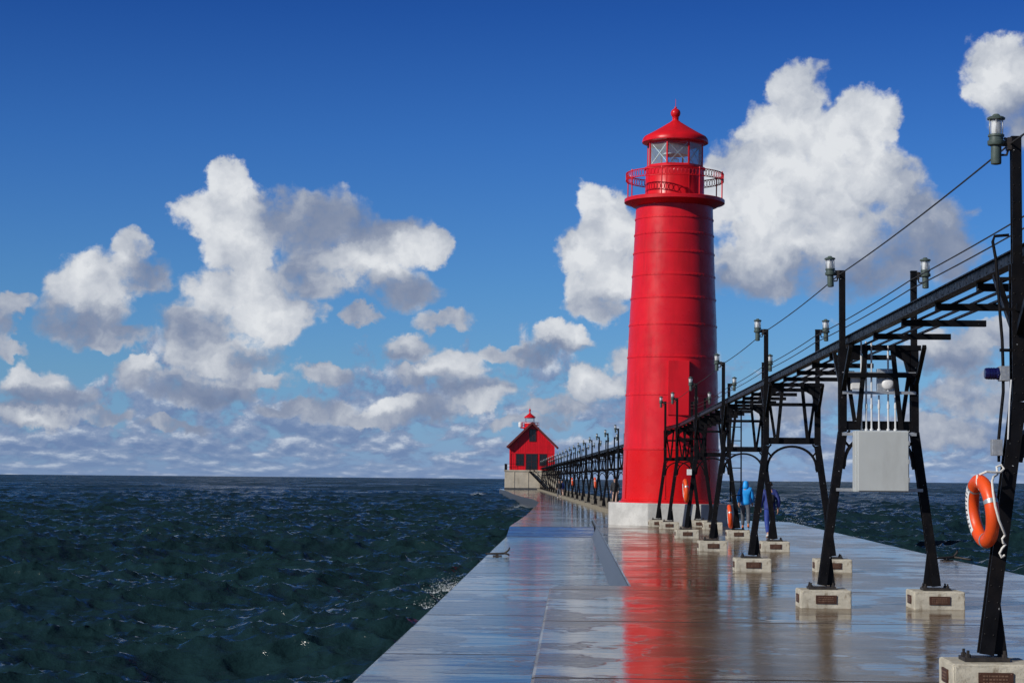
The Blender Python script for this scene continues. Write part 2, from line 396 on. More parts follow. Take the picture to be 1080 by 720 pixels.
class MB:
    def __init__(self):
        self.v, self.f, self.s = [], [], []

    def add(self, vs, fs, smooth=False):
        k = len(self.v)
        self.v += [tuple(x) for x in vs]
        self.f += [tuple(i + k for i in f) for f in fs]
        self.s += [smooth] * len(fs)
        return self

    def box(self, x0, x1, y0, y1, z0, z1):
        vs = [(x, y, z) for z in (z0, z1) for y in (y0, y1) for x in (x0, x1)]
        return self.add(vs, [(0, 2, 3, 1), (4, 5, 7, 6), (0, 1, 5, 4), (2, 6, 7, 3), (0, 4, 6, 2), (1, 3, 7, 5)])

    def frame(self, p0, p1, ref):
        p0, p1 = Vector(p0), Vector(p1)
        d = (p1 - p0).normalized()
        a = d.cross(Vector(ref)).normalized()
        b = a.cross(d).normalized()
        return p0, p1, d, a, b

    def section(self, p0, p1, poly, ref):
        """extrude a 2d section (a, b) from p0 to p1; b is the side nearest ref"""
        p0, p1, d, a, b = self.frame(p0, p1, ref)
        n = len(poly)
        vs = [p0 + a * x + b * y for x, y in poly] + [p1 + a * x + b * y for x, y in poly]
        fs = [(i, (i + 1) % n, n + (i + 1) % n, n + i) for i in range(n)]
        fs += [tuple(reversed(range(n))), tuple(range(n, 2 * n))]
        return self.add(vs, fs)

    def bar(self, p0, p1, w, h, ref=(0, 0, 1)):
        return self.section(p0, p1, [(-w / 2, -h / 2), (w / 2, -h / 2), (w / 2, h / 2), (-w / 2, h / 2)], ref)

    def hbeam(self, p0, p1, w, h, t, ref):
        """flanges of width w lie at +-h/2 along ref"""
        y0, y1, x = h / 2, h / 2 - t, w / 2
        return self.section(p0, p1, [(-x, -y0), (x, -y0), (x, -y1), (t / 2, -y1), (t / 2, y1), (x, y1), (x, y0), (-x, y0), (-x, y1), (-t / 2, y1), (-t / 2, -y1), (-x, -y1)], ref)

    def tube(self, pts, r, n=8, closed=False, smooth=True):
        pts = [Vector(p) for p in pts]
        m = len(pts)
        rs = r if isinstance(r, (list, tuple)) else [r] * m
        vs, prev = [], None
        for i, p in enumerate(pts):
            if closed:
                d = (pts[(i + 1) % m] - pts[i - 1]).normalized()
            else:
                d = (pts[min(i + 1, m - 1)] - pts[max(i - 1, 0)]).normalized()
            if prev is None:
                prev = d.orthogonal().normalized()
            a = (prev - d * prev.dot(d)).normalized()
            prev = a
            b = d.cross(a)
            for k in range(n):
                t = 2 * math.pi * k / n
                vs.append(p + (a * math.cos(t) + b * math.sin(t)) * rs[i])
        fs = []
        for i in range(m if closed else m - 1):
            j = (i + 1) % m
            for k in range(n):
                l = (k + 1) % n
                fs.append((i * n + k, i * n + l, j * n + l, j * n + k))
        self.add(vs, fs, smooth)
        if not closed:
            k0 = len(self.v) - len(vs)
            self.f += [tuple(k0 + k for k in reversed(range(n))), tuple(k0 + (m - 1) * n + k for k in range(n))]
            self.s += [False, False]
        return self

    def lathe(self, prof, n=32, c=(0, 0, 0), off=0.0, axis='Z', smooth=True, close=True):
        vs, fs = [], []
        for (r, z) in prof:
            for k in range(n):
                t = off + 2 * math.pi * k / n
                q = (r * math.cos(t), r * math.sin(t), z)
                if axis == 'X':
                    q = (q[2], q[0], q[1])
                elif axis == 'Y':
                    q = (q[0], q[2], q[1])
                vs.append((c[0] + q[0], c[1] + q[1], c[2] + q[2]))
        for i in range(len(prof) - 1):
            for k in range(n):
                l = (k + 1) % n
                fs.append((i * n + k, i * n + l, (i + 1) * n + l, (i + 1) * n + k))
        sm = [smooth] * len(fs)
        if close:
            fs += [tuple(reversed(range(n))), tuple((len(prof) - 1) * n + k for k in range(n))]
            sm += [False, False]
        k0 = len(self.v)
        self.add(vs, fs)
        self.s[-len(fs):] = sm
        return self

    def prism(self, poly, z0, z1):
        n = len(poly)
        vs = [(x, y, z0) for x, y in poly] + [(x, y, z1) for x, y in poly]
        fs = [(i, (i + 1) % n, n + (i + 1) % n, n + i) for i in range(n)] + [tuple(reversed(range(n))), tuple(range(n, 2 * n))]
        return self.add(vs, fs)

    def dome(self, c, nrm, r):
        nrm = Vector(nrm).normalized()
        a = nrm.orthogonal().normalized()
        b = nrm.cross(a)
        c = Vector(c)
        vs = [c + (a * math.cos(k * math.pi / 3) + b * math.sin(k * math.pi / 3)) * r for k in range(6)] + [c + nrm * r * 0.7]
        return self.add(vs, [(k, (k + 1) % 6, 6) for k in range(6)], True)

    def mesh(self, name, m, bevel=0.0, auto=35, rec=True):
        me = bpy.data.meshes.new(name)
        me.from_pydata(self.v, [], self.f)
        bm = bmesh.new()
        bm.from_mesh(me)
        for f, s in zip(bm.faces, self.s):
            f.smooth = s
        if rec:
            bmesh.ops.recalc_face_normals(bm, faces=bm.faces)
        if bevel:
            es = [e for e in bm.edges if len(e.link_faces) == 2 and e.calc_face_angle(0) > R(25)]
            bmesh.ops.bevel(bm, geom=es, offset=bevel, segments=2, profile=0.6, affect='EDGES')
        for e in bm.edges:
            if len(e.link_faces) == 2 and e.calc_face_angle(0) > R(auto):
                e.smooth = False
        bm.to_mesh(me)
        bm.free()
        me.materials.append(m)
        return me

    def build(self, name, m, parent=None, bevel=0.0, loc=(0, 0, 0), auto=35, side=None):
        o = bpy.data.objects.new(name, self.mesh(name, m, bevel, auto))
        C.objects.link(o)
        o.location = loc
        o.parent = parent
        if side:
            o.data.materials.append(side)
            for f in o.data.polygons:
                if f.normal.z < 0.55:
                    f.material_index = 1
        return o


def tag(o, label=None, cat=None, group=None, kind=None):
    for k, v in (('label', label), ('category', cat), ('group', group), ('kind', kind)):
        if v:
            o[k] = v
    return o


def thing(name, label, cat, loc=(0, 0, 0), rz=0.0, group=None):
    o = bpy.data.objects.new(name, None)
    o.empty_display_size = 0.2
    C.objects.link(o)
    o.location = loc
    o.rotation_euler = (0, 0, rz)
    return tag(o, label, cat, group)


def copy_tree(o, parent=None):
    c = o.copy()
    C.objects.link(c)
    c.parent = parent
    for ch in list(o.children):
        copy_tree(ch, c)
    return c


ORD = ['first', 'second', 'third', 'fourth', 'fifth', 'sixth', 'seventh', 'eighth', 'ninth', 'tenth', 'eleventh', 'twelfth',
       'thirteenth', 'fourteenth', 'fifteenth', 'sixteenth', 'seventeenth', 'eighteenth', 'nineteenth', 'twentieth',
       'twenty-first', 'twenty-second', 'twenty-third', 'twenty-fourth']

# layout of the catwalk
TC = 4.07                                   # near centre line
NEAR_Y = [16.18 + 10.43 * i for i in range(6)]
FAR_Y = [83.5 + 10.43 * i for i in range(23)]
SLOPE = -0.034
far_x = lambda y: 3.80 + SLOPE * (y - 78.0)
FAR_RZ = math.atan(-SLOPE)

# ------------------------------------------------------------------ the pier
WATER_Z = -1.12
LANE_Z = -0.40
deck = MB()
deck.prism([(-0.33, -60), (8.2, -60), (8.15, 20), (8.2, 45), (8.55, 62), (8.85, 81), (6.3, 84.5), (far_x(86) + 2.5, 86), (0.90, 86), (0.90, 31.3), (0.25, 31.3), (-0.10, 31.18), (-0.27, 30.9), (-0.33, 30.5)], -4, 0.0)
tag(deck.build('pier_deck', M_DECK, bevel=0.035, side=M_SIDE), kind='structure')
lane = MB()
lane.prism([(-2.15, -60), (-0.2, -60), (-0.2, 30.0), (0.95, 31.0), (0.95, 74.7), (-2.31, 74.7), (-2.27, 53), (-2.2, 30)], -4, LANE_Z)
tag(lane.build('pier_walkway', M_LANE, bevel=0.03, side=M_SIDE), kind='structure')
far = MB()
far.prism([(-2.30, 74.704), (0.85, 74.704), (0.85, 86), (far_x(86) - 0.7, 86), (far_x(330) - 0.6, 330), (far_x(330), 345), (-12.5, 345), (-11.8, 330), (-9.3, 288), (-6.9, 235), (-5.2, 203), (-3.4, 175), (-2.45, 152), (-2.2, 98)], -4, -0.12)
far.add([(x, y, z) for x in (-2.30, 0.84) for y, z in ((71.0, LANE_Z + 0.004), (74.70, -0.124), (74.70, LANE_Z - 0.3), (71.0, LANE_Z - 0.3))],
        [(0, 1, 5, 4), (0, 3, 2, 1), (4, 5, 6, 7), (0, 4, 7, 3), (1, 2, 6, 5), (2, 3, 7, 6)])
tag(far.build('pier_far_walkway', M_LANE, bevel=0.0, side=M_SIDE), kind='structure')
apron = MB()
apron.add([(x, y, z) for y in (31.32, 70.98) for x, z in ((0.74, LANE_Z + 0.004), (0.897, -0.012), (0.897, LANE_Z - 0.3), (0.74, LANE_Z - 0.3))],
          [(0, 1, 5, 4), (0, 3, 2, 1), (4, 5, 6, 7), (0, 4, 7, 3), (1, 2, 6, 5), (2, 3, 7, 6)])
tag(apron.build('pier_kerb_slope', M_LANE, side=M_SIDE), kind='structure')
ledge = MB()
ledge.prism([(far_x(86.01) - 0.92, 86.01), (far_x(86.01) + 2.5, 86.01), (far_x(345) + 2.5, 345), (far_x(345) - 0.92, 345)], -4, 0.09)
tag(ledge.build('pier_ledge', M_LEDGE, bevel=0.03), kind='structure')


# ------------------------------------------------------------------ the lake
def ocean_tile(n, size, wind, wdir, hs, seed, small):
    rng = np.random.default_rng(seed)
    k1 = 2 * np.pi * np.fft.fftfreq(n, d=size / n)
    kx, ky = np.meshgrid(k1, k1, indexing='xy')
    k = np.hypot(kx, ky)
    k[0, 0] = 1e-6
    L = wind * wind / 9.81
    cosw = (kx * wdir[0] + ky * wdir[1]) / k
    P = np.exp(-1.0 / (k * L) ** 2) / k ** 4 * (np.abs(cosw) ** 2.5 + 0.12) * np.exp(-(k * small) ** 2)
    P[cosw < 0] *= 0.25
    P[0, 0] = 0
    a = (rng.standard_normal((n, n)) + 1j * rng.standard_normal((n, n))) * np.sqrt(P)
    h = np.fft.ifft2(a)
    s = hs / 4.0 / np.std(h.real)
    a *= s
    h = np.fft.ifft2(a).real
    gx = np.fft.ifft2(-1j * kx / k * a).real
    gy = np.fft.ifft2(-1j * ky / k * a).real
    lam = 1.0
    jxx = 1 + lam * np.fft.ifft2(kx * kx / k * a).real
    jyy = 1 + lam * np.fft.ifft2(ky * ky / k * a).real
    jxy = lam * np.fft.ifft2(kx * ky / k * a).real
    return h, -gx * lam, -gy * lam, jxx * jyy - jxy * jxy


def sample(T, x, y, size):
    n = T.shape[0]
    u = (x / size * n) % n
    v = (y / size * n) % n
    i, j = np.floor(u).astype(int), np.floor(v).astype(int)
    fu, fv = u - i, v - j
    i %= n
    j %= n
    i1, j1 = (i + 1) % n, (j + 1) % n
    return (T[j, i] * (1 - fu) + T[j, i1] * fu) * (1 - fv) + (T[j1, i] * (1 - fu) + T[j1, i1] * fu) * fv


rad = [2.0]
while rad[-1] < 45000:
    r = rad[-1]
    if r < 14:
        st = 0.8
    elif r < 160:
        st = 0.10 + 0.0022 * (r - 14)
    elif r < 2500:
        st = max(0.42, r * 0.0085 - 0.94)
    else:
        st = r * 0.06
    rad.append(r + st)
rad = np.array(rad)
fine = np.radians(np.linspace(-24, 20, 620))
side = np.radians(np.concatenate([np.linspace(20.4, 60, 120), np.linspace(62, 298, 90), np.linspace(300, 335.6, 110)]))
ang = np.concatenate([fine, side])
RR, AA = np.meshgrid(rad, ang, indexing='ij')
X0, Y0 = RR * np.sin(AA), RR * np.cos(AA)
fade = 1 / (1 + (RR / 900.0) ** 2)
Z = np.zeros_like(X0)
DX = np.zeros_like(X0)
DY = np.zeros_like(X0)
J = np.zeros_like(X0)
for (n, size, wind, wd, hs, seed, small) in ((512, 83.0, 4.5, (0.30, -0.95), 0.76, 3, 0.05), (512, 29.0, 2.0, (-0.25, -0.97), 0.30, 11, 0.02), (512, 13.7, 1.25, (0.15, -0.99), 0.105, 23, 0.01)):
    c, s = math.cos(0.3 * seed), math.sin(0.3 * seed)
    wl = (wd[0] * c + wd[1] * s, -wd[0] * s + wd[1] * c)
    h, gx, gy, jac = ocean_tile(n, size, wind, wl, hs, seed, small)
    xr, yr = X0 * c + Y0 * s, -X0 * s + Y0 * c
    hx, hy = sample(gx, xr, yr, size), sample(gy, xr, yr, size)
    Z += sample(h, xr, yr, size)
    DX += hx * c - hy * s
    DY += hx * s + hy * c
    if size > 20:
        J += 1 - sample(jac, xr, yr, size)
# patchy gusts keep the waves from looking even
gust = 0.88 + 0.22 * np.sin(X0 / 37.0 + 1.3 * np.sin(Y0 / 53.0)) * np.sin(Y0 / 71.0 + 0.8)
Zw = Z * fade * gust
Xw, Yw = X0 + DX * 0.9 * fade, Y0 + DY * 0.9 * fade
nr, na = RR.shape
co = np.stack([Xw, Yw, Zw + WATER_Z], -1).reshape(-1, 3)
idx = np.arange(nr * na).reshape(nr, na)
a0, a1 = idx[:-1, :], idx[1:, :]
quads = np.stack([a0, np.roll(a0, -1, 1), np.roll(a1, -1, 1), a1], -1).reshape(-1, 4)
wm = bpy.data.meshes.new('water')
wm.vertices.add(len(co))
wm.vertices.foreach_set('co', co.ravel())
nq = len(quads)
wm.loops.add(nq * 4)
wm.loops.foreach_set('vertex_index', quads.ravel().astype(np.int32))
wm.polygons.add(nq)
wm.polygons.foreach_set('loop_start', np.arange(0, nq * 4, 4, dtype=np.int32))
wm.polygons.foreach_set('use_smooth', np.ones(nq, dtype=bool))
wm.update()
wm.validate()
if wm.polygons[0].normal.z < 0:
    wm.flip_normals()
at = wm.attributes.new('foam', 'FLOAT', 'POINT')
at.data.foreach_set('value', J.ravel().astype(np.float32))

q_ = np.percentile(J[(RR > 20) & (RR < 400)], [99.0, 99.75, 99.97])
wash = np.exp(-((X0 + 3.6) / 1.1) ** 2) * np.exp(-((Y0 - 43) / 9.0) ** 2) + 0.8 * np.exp(-((X0 + 4.6) / 1.6) ** 2) * np.exp(-((Y0 - 165) / 22.0) ** 2)
J += 0.55 * wash * np.clip(0.5 + Z * 1.6, 0, 1.2)
J -= 0.16 * np.clip(1 - (RR - 60) / 120, 0, 1) * (1 - np.clip(wash * 3, 0, 1))
J *= 1 + 0.26 * np.clip((RR - 150) / 450, 0, 1)
rg_ = 0.10 + 0.33 * (1 - np.exp(-(RR / 300.0) ** 1.2))
at = wm.attributes.new('ripple_roughness', 'FLOAT', 'POINT')
at.data.foreach_set('value', rg_.ravel().astype(np.float32))

m, N, b = new_mat('lake_water')
pos = N.n('ShaderNodeNewGeometry').outputs['Position']
b.inputs['Base Color'].default_value = (0.0095, 0.0280, 0.0325, 1)
b.inputs['IOR'].default_value = 1.33
rr_ = N.n('ShaderNodeAttribute', attribute_name='ripple_roughness').outputs['Fac']
# cat's-paws: gusts roughen the surface in patches
cat_ = N.noise(N.vec('MULTIPLY', pos, (0.030, 0.012, 1.0)), 1.0, 9.0, 0.72)
N.put(b.inputs['Roughness'], N.math('MULTIPLY', rr_, N.rng(cat_, 0.36, 0.64, 0.52, 1.30)))
b.inputs['Specular IOR Level'].default_value = 0.46
bp = N.n('ShaderNodeBump')
bp.inputs['Strength'].default_value = 1.0
bp.inputs['Distance'].default_value = 1.0
r1 = N.noise(N.vec('MULTIPLY', pos, (0.8, 1.0, 1.0)), 3.2, 5.0, 0.62)
r2n = N.noise(N.vec('MULTIPLY', pos, (0.6, 1.0, 1.0)), 0.42, 4.0, 0.6)
N.put(bp.inputs['Height'], N.math('ADD', N.math('MULTIPLY', r1, 0.075), N.math('MULTIPLY', r2n, 0.50)))
N.t.links.new(bp.outputs[0], b.inputs['Normal'])
fo = N.n('ShaderNodeAttribute', attribute_name='foam').outputs['Fac']
fn = N.noise(N.vec('MULTIPLY', pos, (0.7, 1.0, 1.0)), 2.2, 7.0, 0.72)
ff = N.math('ADD', fo, N.math('MULTIPLY', N.math('SUBTRACT', fn, 0.5), 0.35))
fm = N.rng(ff, float(q_[1]), float(q_[1]) + 0.14)
foam = N.n('ShaderNodeBsdfDiffuse')
foam.inputs[0].default_value = (0.72, 0.78, 0.82, 1)
mx = N.n('ShaderNodeMixShader')
N.put(mx.inputs[0], fm)
N.t.links.new(b.outputs[0], mx.inputs[1])
N.t.links.new(foam.outputs[0], mx.inputs[2])
outn = [x for x in N.t.nodes if x.type == 'OUTPUT_MATERIAL'][0]
N.t.links.new(mx.outputs[0], outn.inputs[0])
M_WATER = m
wm.materials.append(m)
wo_ = bpy.data.objects.new('water', wm)
C.objects.link(wo_)
tag(wo_, kind='structure')

# ------------------------------------------------------------------ the big red lighthouse
LT = thing('lighthouse_tower', 'tall riveted red lighthouse tower with round gallery and glazed lantern on white octagonal base', 'lighthouse', (3.68, 74.6, 0))
LT.rotation_euler = (0, 0.010, 0)
base = MB()
ap = 2.32
base.lathe([(ap / math.cos(math.pi / 8), -0.35), (ap / math.cos(math.pi / 8), 0.80)], 8, (0.03, 0, 0), math.pi / 8, smooth=False)
base.build('base_block', M_BASE, LT, bevel=0.03)
# rim of red paint where the shell meets the concrete
top = MB()
top.lathe([(1.84, 0.802), (1.93, 0.802), (1.93, 0.84), (1.85, 0.86)], 64, close=False)
top.build('base_flange', M_RED, LT)


def shell_r(z):
    zs = [0.76, 4.3, 7.15, 9.3, 11.3, 12.0]
    rs = [1.815, 1.735, 1.645, 1.545, 1.46, 1.44]
    return float(np.interp(z, zs, rs))


seams = [2.95, 4.75, 6.15, 7.35, 8.35, 9.2, 10.05, 10.75, 11.35]


def shell(z0, z1, sm, mb):
    prof = []
    zz = [z0] + [s for s in sm if z0 < s < z1] + [z1]
    for i in range(len(zz) - 1):
        a_, b_ = zz[i], zz[i + 1]
        lift = 0.0
        # each course laps over the one below: a small step out at its foot
        prof += [(shell_r(a_) + 0.018, a_), (shell_r(a_ + 0.07) + 0.018, a_ + 0.07), (shell_r(a_ + 0.08), a_ + 0.08), (shell_r(b_ - 0.01), b_ - 0.008)]
    mb.lathe(prof, 96)
    for s in [q for q in sm if z0 <= q < z1]:
        for k in range(60):
            t = 2 * math.pi * k / 60
            for dz in (0.035,):
                rr = shell_r(s + dz) + 0.018
                mb.dome((rr * math.cos(t), rr * math.sin(t), s + dz), (math.cos(t), math.sin(t), 0), 0.019)


lo = MB()
shell(0.80, 2.75, [0.86], lo)
for k in range(6):                          # vertical lap joints
    t = k * math.pi / 3 + 0.35
    lo.bar((1.826 * math.cos(t), 1.826 * math.sin(t), 0.95), (1.775 * math.cos(t), 1.775 * math.sin(t), 2.70), 0.07, 0.018, (math.cos(t), math.sin(t), 0))
lo.build('lower_course', M_REDLOW, LT)
up = MB()
shell(2.75, 12.02, [2.75] + seams[1:], up)
up.build('tower_shell', M_RED, LT)
# gallery
gal = MB()
gal.lathe([(1.44, 11.86), (1.60, 11.90), (1.72, 11.985), (1.86, 12.01), (1.885, 12.03), (1.885, 12.15), (1.86, 12.17), (1.05, 12.18)], 96)
gal.build('gallery', M_RED, LT)
rail = MB()
gr_ = 1.83
circ = lambda z, r, n=72: [(r * math.cos(2 * math.pi * k / n), r * math.sin(2 * math.pi * k / n), z) for k in range(n)]
rail.tube(circ(13.13, gr_), 0.020, 6, closed=True)
rail.tube(circ(12.86, gr_), 0.018, 6, closed=True)
for k in range(8):
    t = R(-90 - 18 + 45 * k)
    cx, cy = gr_ * math.cos(t), gr_ * math.sin(t)
    rail.tube([(cx, cy, 12.15), (cx, cy, 13.14)], 0.024, 8)
    rail.lathe([(0.03, 0), (0.03, 0.03), (0.012, 0.06)], 8, (cx, cy, 13.13))
for k in range(80):                         # scroll lattice between the two rails
    t = 2 * math.pi * (k + 0.5) / 80
    er = Vector((math.cos(t), math.sin(t), 0))
    et = Vector((-math.sin(t), math.cos(t), 0))
    c0 = er * gr_ + Vector((0, 0, 12.995))
    rail.tube([c0 + et * 0.068 * math.cos(q * math.pi / 5) + Vector((0, 0, 0.118 * math.sin(q * math.pi / 5))) for q in range(10)], 0.0115, 4, closed=True)
rail.build('gallery_railing', M_RED, LT)
drum = MB()
drum.lathe([(1.15, 12.18), (1.13, 12.22), (1.11, 12.26), (1.10, 13.28), (1.15, 13.30), (1.15, 13.36), (1.08, 13.37)], 64)
for k in range(8):
    t = R(-90 + 26 + 45 * k)
    drum.bar((1.105 * math.cos(t), 1.105 * math.sin(t), 12.27), (1.105 * math.cos(t), 1.105 * math.sin(t), 13.27), 0.05, 0.015, (math.cos(t), math.sin(t), 0))
drum.build('watch_room', M_RED, LT)
oct_ = [R(-90 + 26 + 45 * k) for k in range(8)]
GR = 1.06
fr = MB()
for t in oct_:
    fr.bar((GR * math.cos(t), GR * math.sin(t), 13.37), (GR * math.cos(t), GR * math.sin(t), 14.28), 0.055, 0.055, (math.cos(t), math.sin(t), 0))
for z in (13.40, 14.26):
    for k in range(8):
        p_, q_ = oct_[k], oct_[(k + 1) % 8]
        fr.bar((GR * math.cos(p_), GR * math.sin(p_), z), (GR * math.cos(q_), GR * math.sin(q_), z), 0.05, 0.06)
lf = fr.build('lantern_frame', M_RED, LT)
gl = MB()
for k in range(8):
    p_, q_ = oct_[k], oct_[(k + 1) % 8]
    n_ = Vector((math.cos((p_ + q_) / 2 if abs(p_ - q_) < 3 else p_ + R(22.5)), math.sin((p_ + q_) / 2 if abs(p_ - q_) < 3 else p_ + R(22.5)), 0))
    gl.bar((0.5 * GR * (math.cos(p_) + math.cos(q_)), 0.5 * GR * (math.sin(p_) + math.sin(q_)), 13.42), (0.5 * GR * (math.cos(p_) + math.cos(q_)), 0.5 * GR * (math.sin(p_) + math.sin(q_)), 14.24), 0.74, 0.010, n_)
gl.build('lantern_glass', M_GLASS, LT)
dg = MB()                                   # diagonal glazing bars inside the panes
for k in range(8):
    p_, q_ = oct_[k], oct_[(k + 1) % 8]
    A_ = Vector((math.cos(p_), math.sin(p_), 0)) * (GR - 0.05)
    B_ = Vector((math.cos(q_), math.sin(q_), 0)) * (GR - 0.05)
    nn = (A_ + B_).normalized()
    dg.bar(A_ + Vector((0, 0, 13.43)), B_ + Vector((0, 0, 14.23)), 0.022, 0.015, nn)
    dg.bar(A_ - nn * 0.022 + Vector((0, 0, 14.23)), B_ - nn * 0.022 + Vector((0, 0, 13.43)), 0.022, 0.015, nn)
dg.build('diagonal_glazing_bars', M_WHITE, LT)
ls = MB()
ls.lathe([(0.10, 13.37), (0.10, 13.46), (0.14, 13.49), (0.155, 13.60), (0.14, 13.72), (0.06, 13.76)], 24)
ls.build('beacon_lens', glass('lens_glass', (0.8, 0.88, 0.85), 0.08), LT)
bl = MB()                                   # pale blind behind the upper half of the panes
bl.lathe([(0.50, 13.86), (0.50, 14.25)], 40, close=False)
bl.build('lens_blind', M_WHITE, LT)
rf = MB()
rf.lathe([(1.05, 14.29), (1.20, 14.30), (1.245, 14.32), (1.25, 14.36), (1.22, 14.47), (1.16, 14.55), (0.92, 14.68), (0.55, 14.90), (0.20, 15.12), (0.16, 15.16)], 64)
ro = rf.build('lantern_roof', M_RED, LT)
bf = MB()
bf.lathe([(0.16, 15.13), (0.13, 15.17), (0.11, 15.24), (0.13, 15.27), (0.13, 15.29), (0.10, 15.30)] + [(0.185 * math.cos(a), 15.46 + 0.185 * math.sin(a)) for a in np.linspace(-1.0, 1.4, 12)] + [(0.05, 15.66), (0.04, 15.70), (0.010, 15.72), (0.008, 16.0)], 32)
bf.build('ball_finial', M_RED, ro)
dh = MB()                                   # flat door hood at catwalk level
dh.box(-0.37, 0.40, -1.775, -1.45, 4.02, 6.02)
dh.build('door_hood', M_RED, LT, bevel=0.012, loc=(0.14, 0, 0))
dp = MB()
dp.bar((0.40, -1.80, 3.6), (0.40, -1.80, 6.55), 0.04, 0.04)
dp.build('drain_pipe', M_REDDK, LT, loc=(0.16, 0, 0))

# ------------------------------------------------------------------ outer light: crib and fog signal house
CR = thing('concrete_crib', 'massive tan concrete crib carrying the distant red gabled house', 'crib', (-6.6, 329.2, 0))
cb = MB()
cb.prism([(-4.45, 0.0), (4.6, 0.0), (4.6, 12.5), (-4.45, 12.5)], 0.15, 2.85)
cb.prism([(-4.55, -0.1), (4.7, -0.1), (4.7, 12.6), (-4.55, 12.6)], 2.86, 3.10)
for x in (-2.9, -0.6, 1.7):
    cb.box(x - 0.10, x + 0.10, -0.06, -0.002, 0.16, 2.84)
cb.build('crib_block', M_CRIB, CR, bevel=0.05)
wl = MB()
wl.prism([(-4.5, -0.05), (4.65, -0.05), (4.65, 12.55), (-4.5, 12.55)], -4, 0.147)
wl.build('waterline_course', M_SIDE, CR, bevel=0.05)
cr = MB()
for z in (3.6, 4.1):
    cr.tube([(-4.45, 12, z), (-4.45, 0.0, z), (-2.3, 0.0, z)], 0.03, 6)
for (x, y) in [(-4.45, yy) for yy in (0, 2, 4, 6, 8, 10, 12)] + [(-3.4, 0), (-2.3, 0)]:
    cr.tube([(x, y, 3.1), (x, y, 4.12)], 0.035, 6)
cr.build('railing', M_BLACK, CR)
st = MB()
for i in range(14):
    st.box(-0.3 + i * 0.19, -0.3 + (i + 1) * 0.19, -1.0, -0.12, 2.86 - i * 0.2, 2.91 - i * 0.2)
for y in (-1.0, -0.16):
    st.bar((-0.35, y, 2.85), (2.4, y, 0.02), 0.05, 0.22)
    st.tube([(-0.35, y, 3.85), (2.4, y, 1.0)], 0.03, 6)
    for i in range(5):
        st.tube([(-0.3 + i * 0.66, y, 2.8 - i * 0.68), (-0.3 + i * 0.66, y, 3.8 - i * 0.68)], 0.025, 6)
st.build('stair', M_BLACK, CR)

HS = thing('signal_house', 'small distant red gabled fog signal house with lantern at the end of the pier', 'house', (-6.55, 330.3, 3.1))
hw = MB()
hw.add([(-3.68, 0, 0.004), (3.62, 0, 0.004), (3.62, 0, 4.0), (0, 0, 7.55), (-3.68, 0, 4.0), (-3.68, 9.2, 0.004), (3.62, 9.2, 0.004), (3.62, 9.2, 4.0), (0, 9.2, 7.55), (-3.68, 9.2, 4.0)],
       [(0, 1, 2, 3, 4), (9, 8, 7, 6, 5), (0, 5, 6, 1), (1, 6, 7, 2), (4, 9, 5, 0), (2, 7, 8, 3), (3, 8, 9, 4)])
for x in (-3.66, 3.60):
    hw.box(x - 0.12, x + 0.12, -0.09, -0.004, 0.01, 3.9)
hw.box(-3.5, 3.45, -0.05, -0.003, 2.72, 2.86)
for k in range(25):                          # vertical board and batten cladding
    x = -3.4 + k * 0.28
    hw.box(x - 0.02, x + 0.02, -0.028, -0.002, 0.02, 2.7)
    hw.box(x - 0.02, x + 0.02, -0.028, -0.002, 2.88, 7.5 - abs(x) * 0.965 - 0.1)
hw.build('wall', M_RED, HS)
rfh = MB()
for sx in (-1, 1):
    a_ = Vector((0, 0, 7.60)); e_ = Vector((sx * 4.12, 0, 3.62))
    d_ = (e_ - a_).normalized(); nn = Vector((-d_.z * sx, 0, d_.x * sx)) * (1 if True else 1)
    if nn.z < 0:
        nn = -nn
    t_ = 0.30
    off = 0.0 if sx < 0 else 0.004
    vs = [a_, e_, e_ + nn * t_, a_ + Vector((0, 0, t_ * 1.38))]
    vv = [Vector((q.x, -0.85 - off, q.z)) for q in vs] + [Vector((q.x, 9.7 + off, q.z)) for q in vs]
    rfh.add(vv, [(0, 1, 2, 3), (7, 6, 5, 4), (0, 4, 5, 1), (1, 5, 6, 2), (2, 6, 7, 3), (3, 7, 4, 0)])
hroof = rfh.build('roof', M_ROOF, HS)


def window(x0, x1, z0, z1, bars_x, bars_z, name='window'):
    w_ = MB()
    for (a_, b_, c_, d_) in ((x0 - 0.1, x1 + 0.1, z1, z1 + 0.12), (x0 - 0.1, x1 + 0.1, z0 - 0.12, z0), (x0 - 0.1, x0, z0, z1), (x1, x1 + 0.1, z0, z1)):
        w_.box(a_, b_, -0.10, -0.031, c_, d_)
    for i in range(1, bars_x):
        xm = x0 + (x1 - x0) * i / bars_x
        w_.box(xm - 0.03, xm + 0.03, -0.07, -0.034, z0, z1)
    for i in range(1, bars_z):
        zm = z0 + (z1 - z0) * i / bars_z
        w_.box(x0, x1, -0.066, -0.035, zm - 0.03, zm + 0.03)
    o_ = w_.build(name, M_WOODDK, HS)
    g_ = MB()
    g_.box(x0, x1, -0.033, -0.0305, z0, z1)
    g_.build('pane', M_DARKWIN, o_)
    return o_


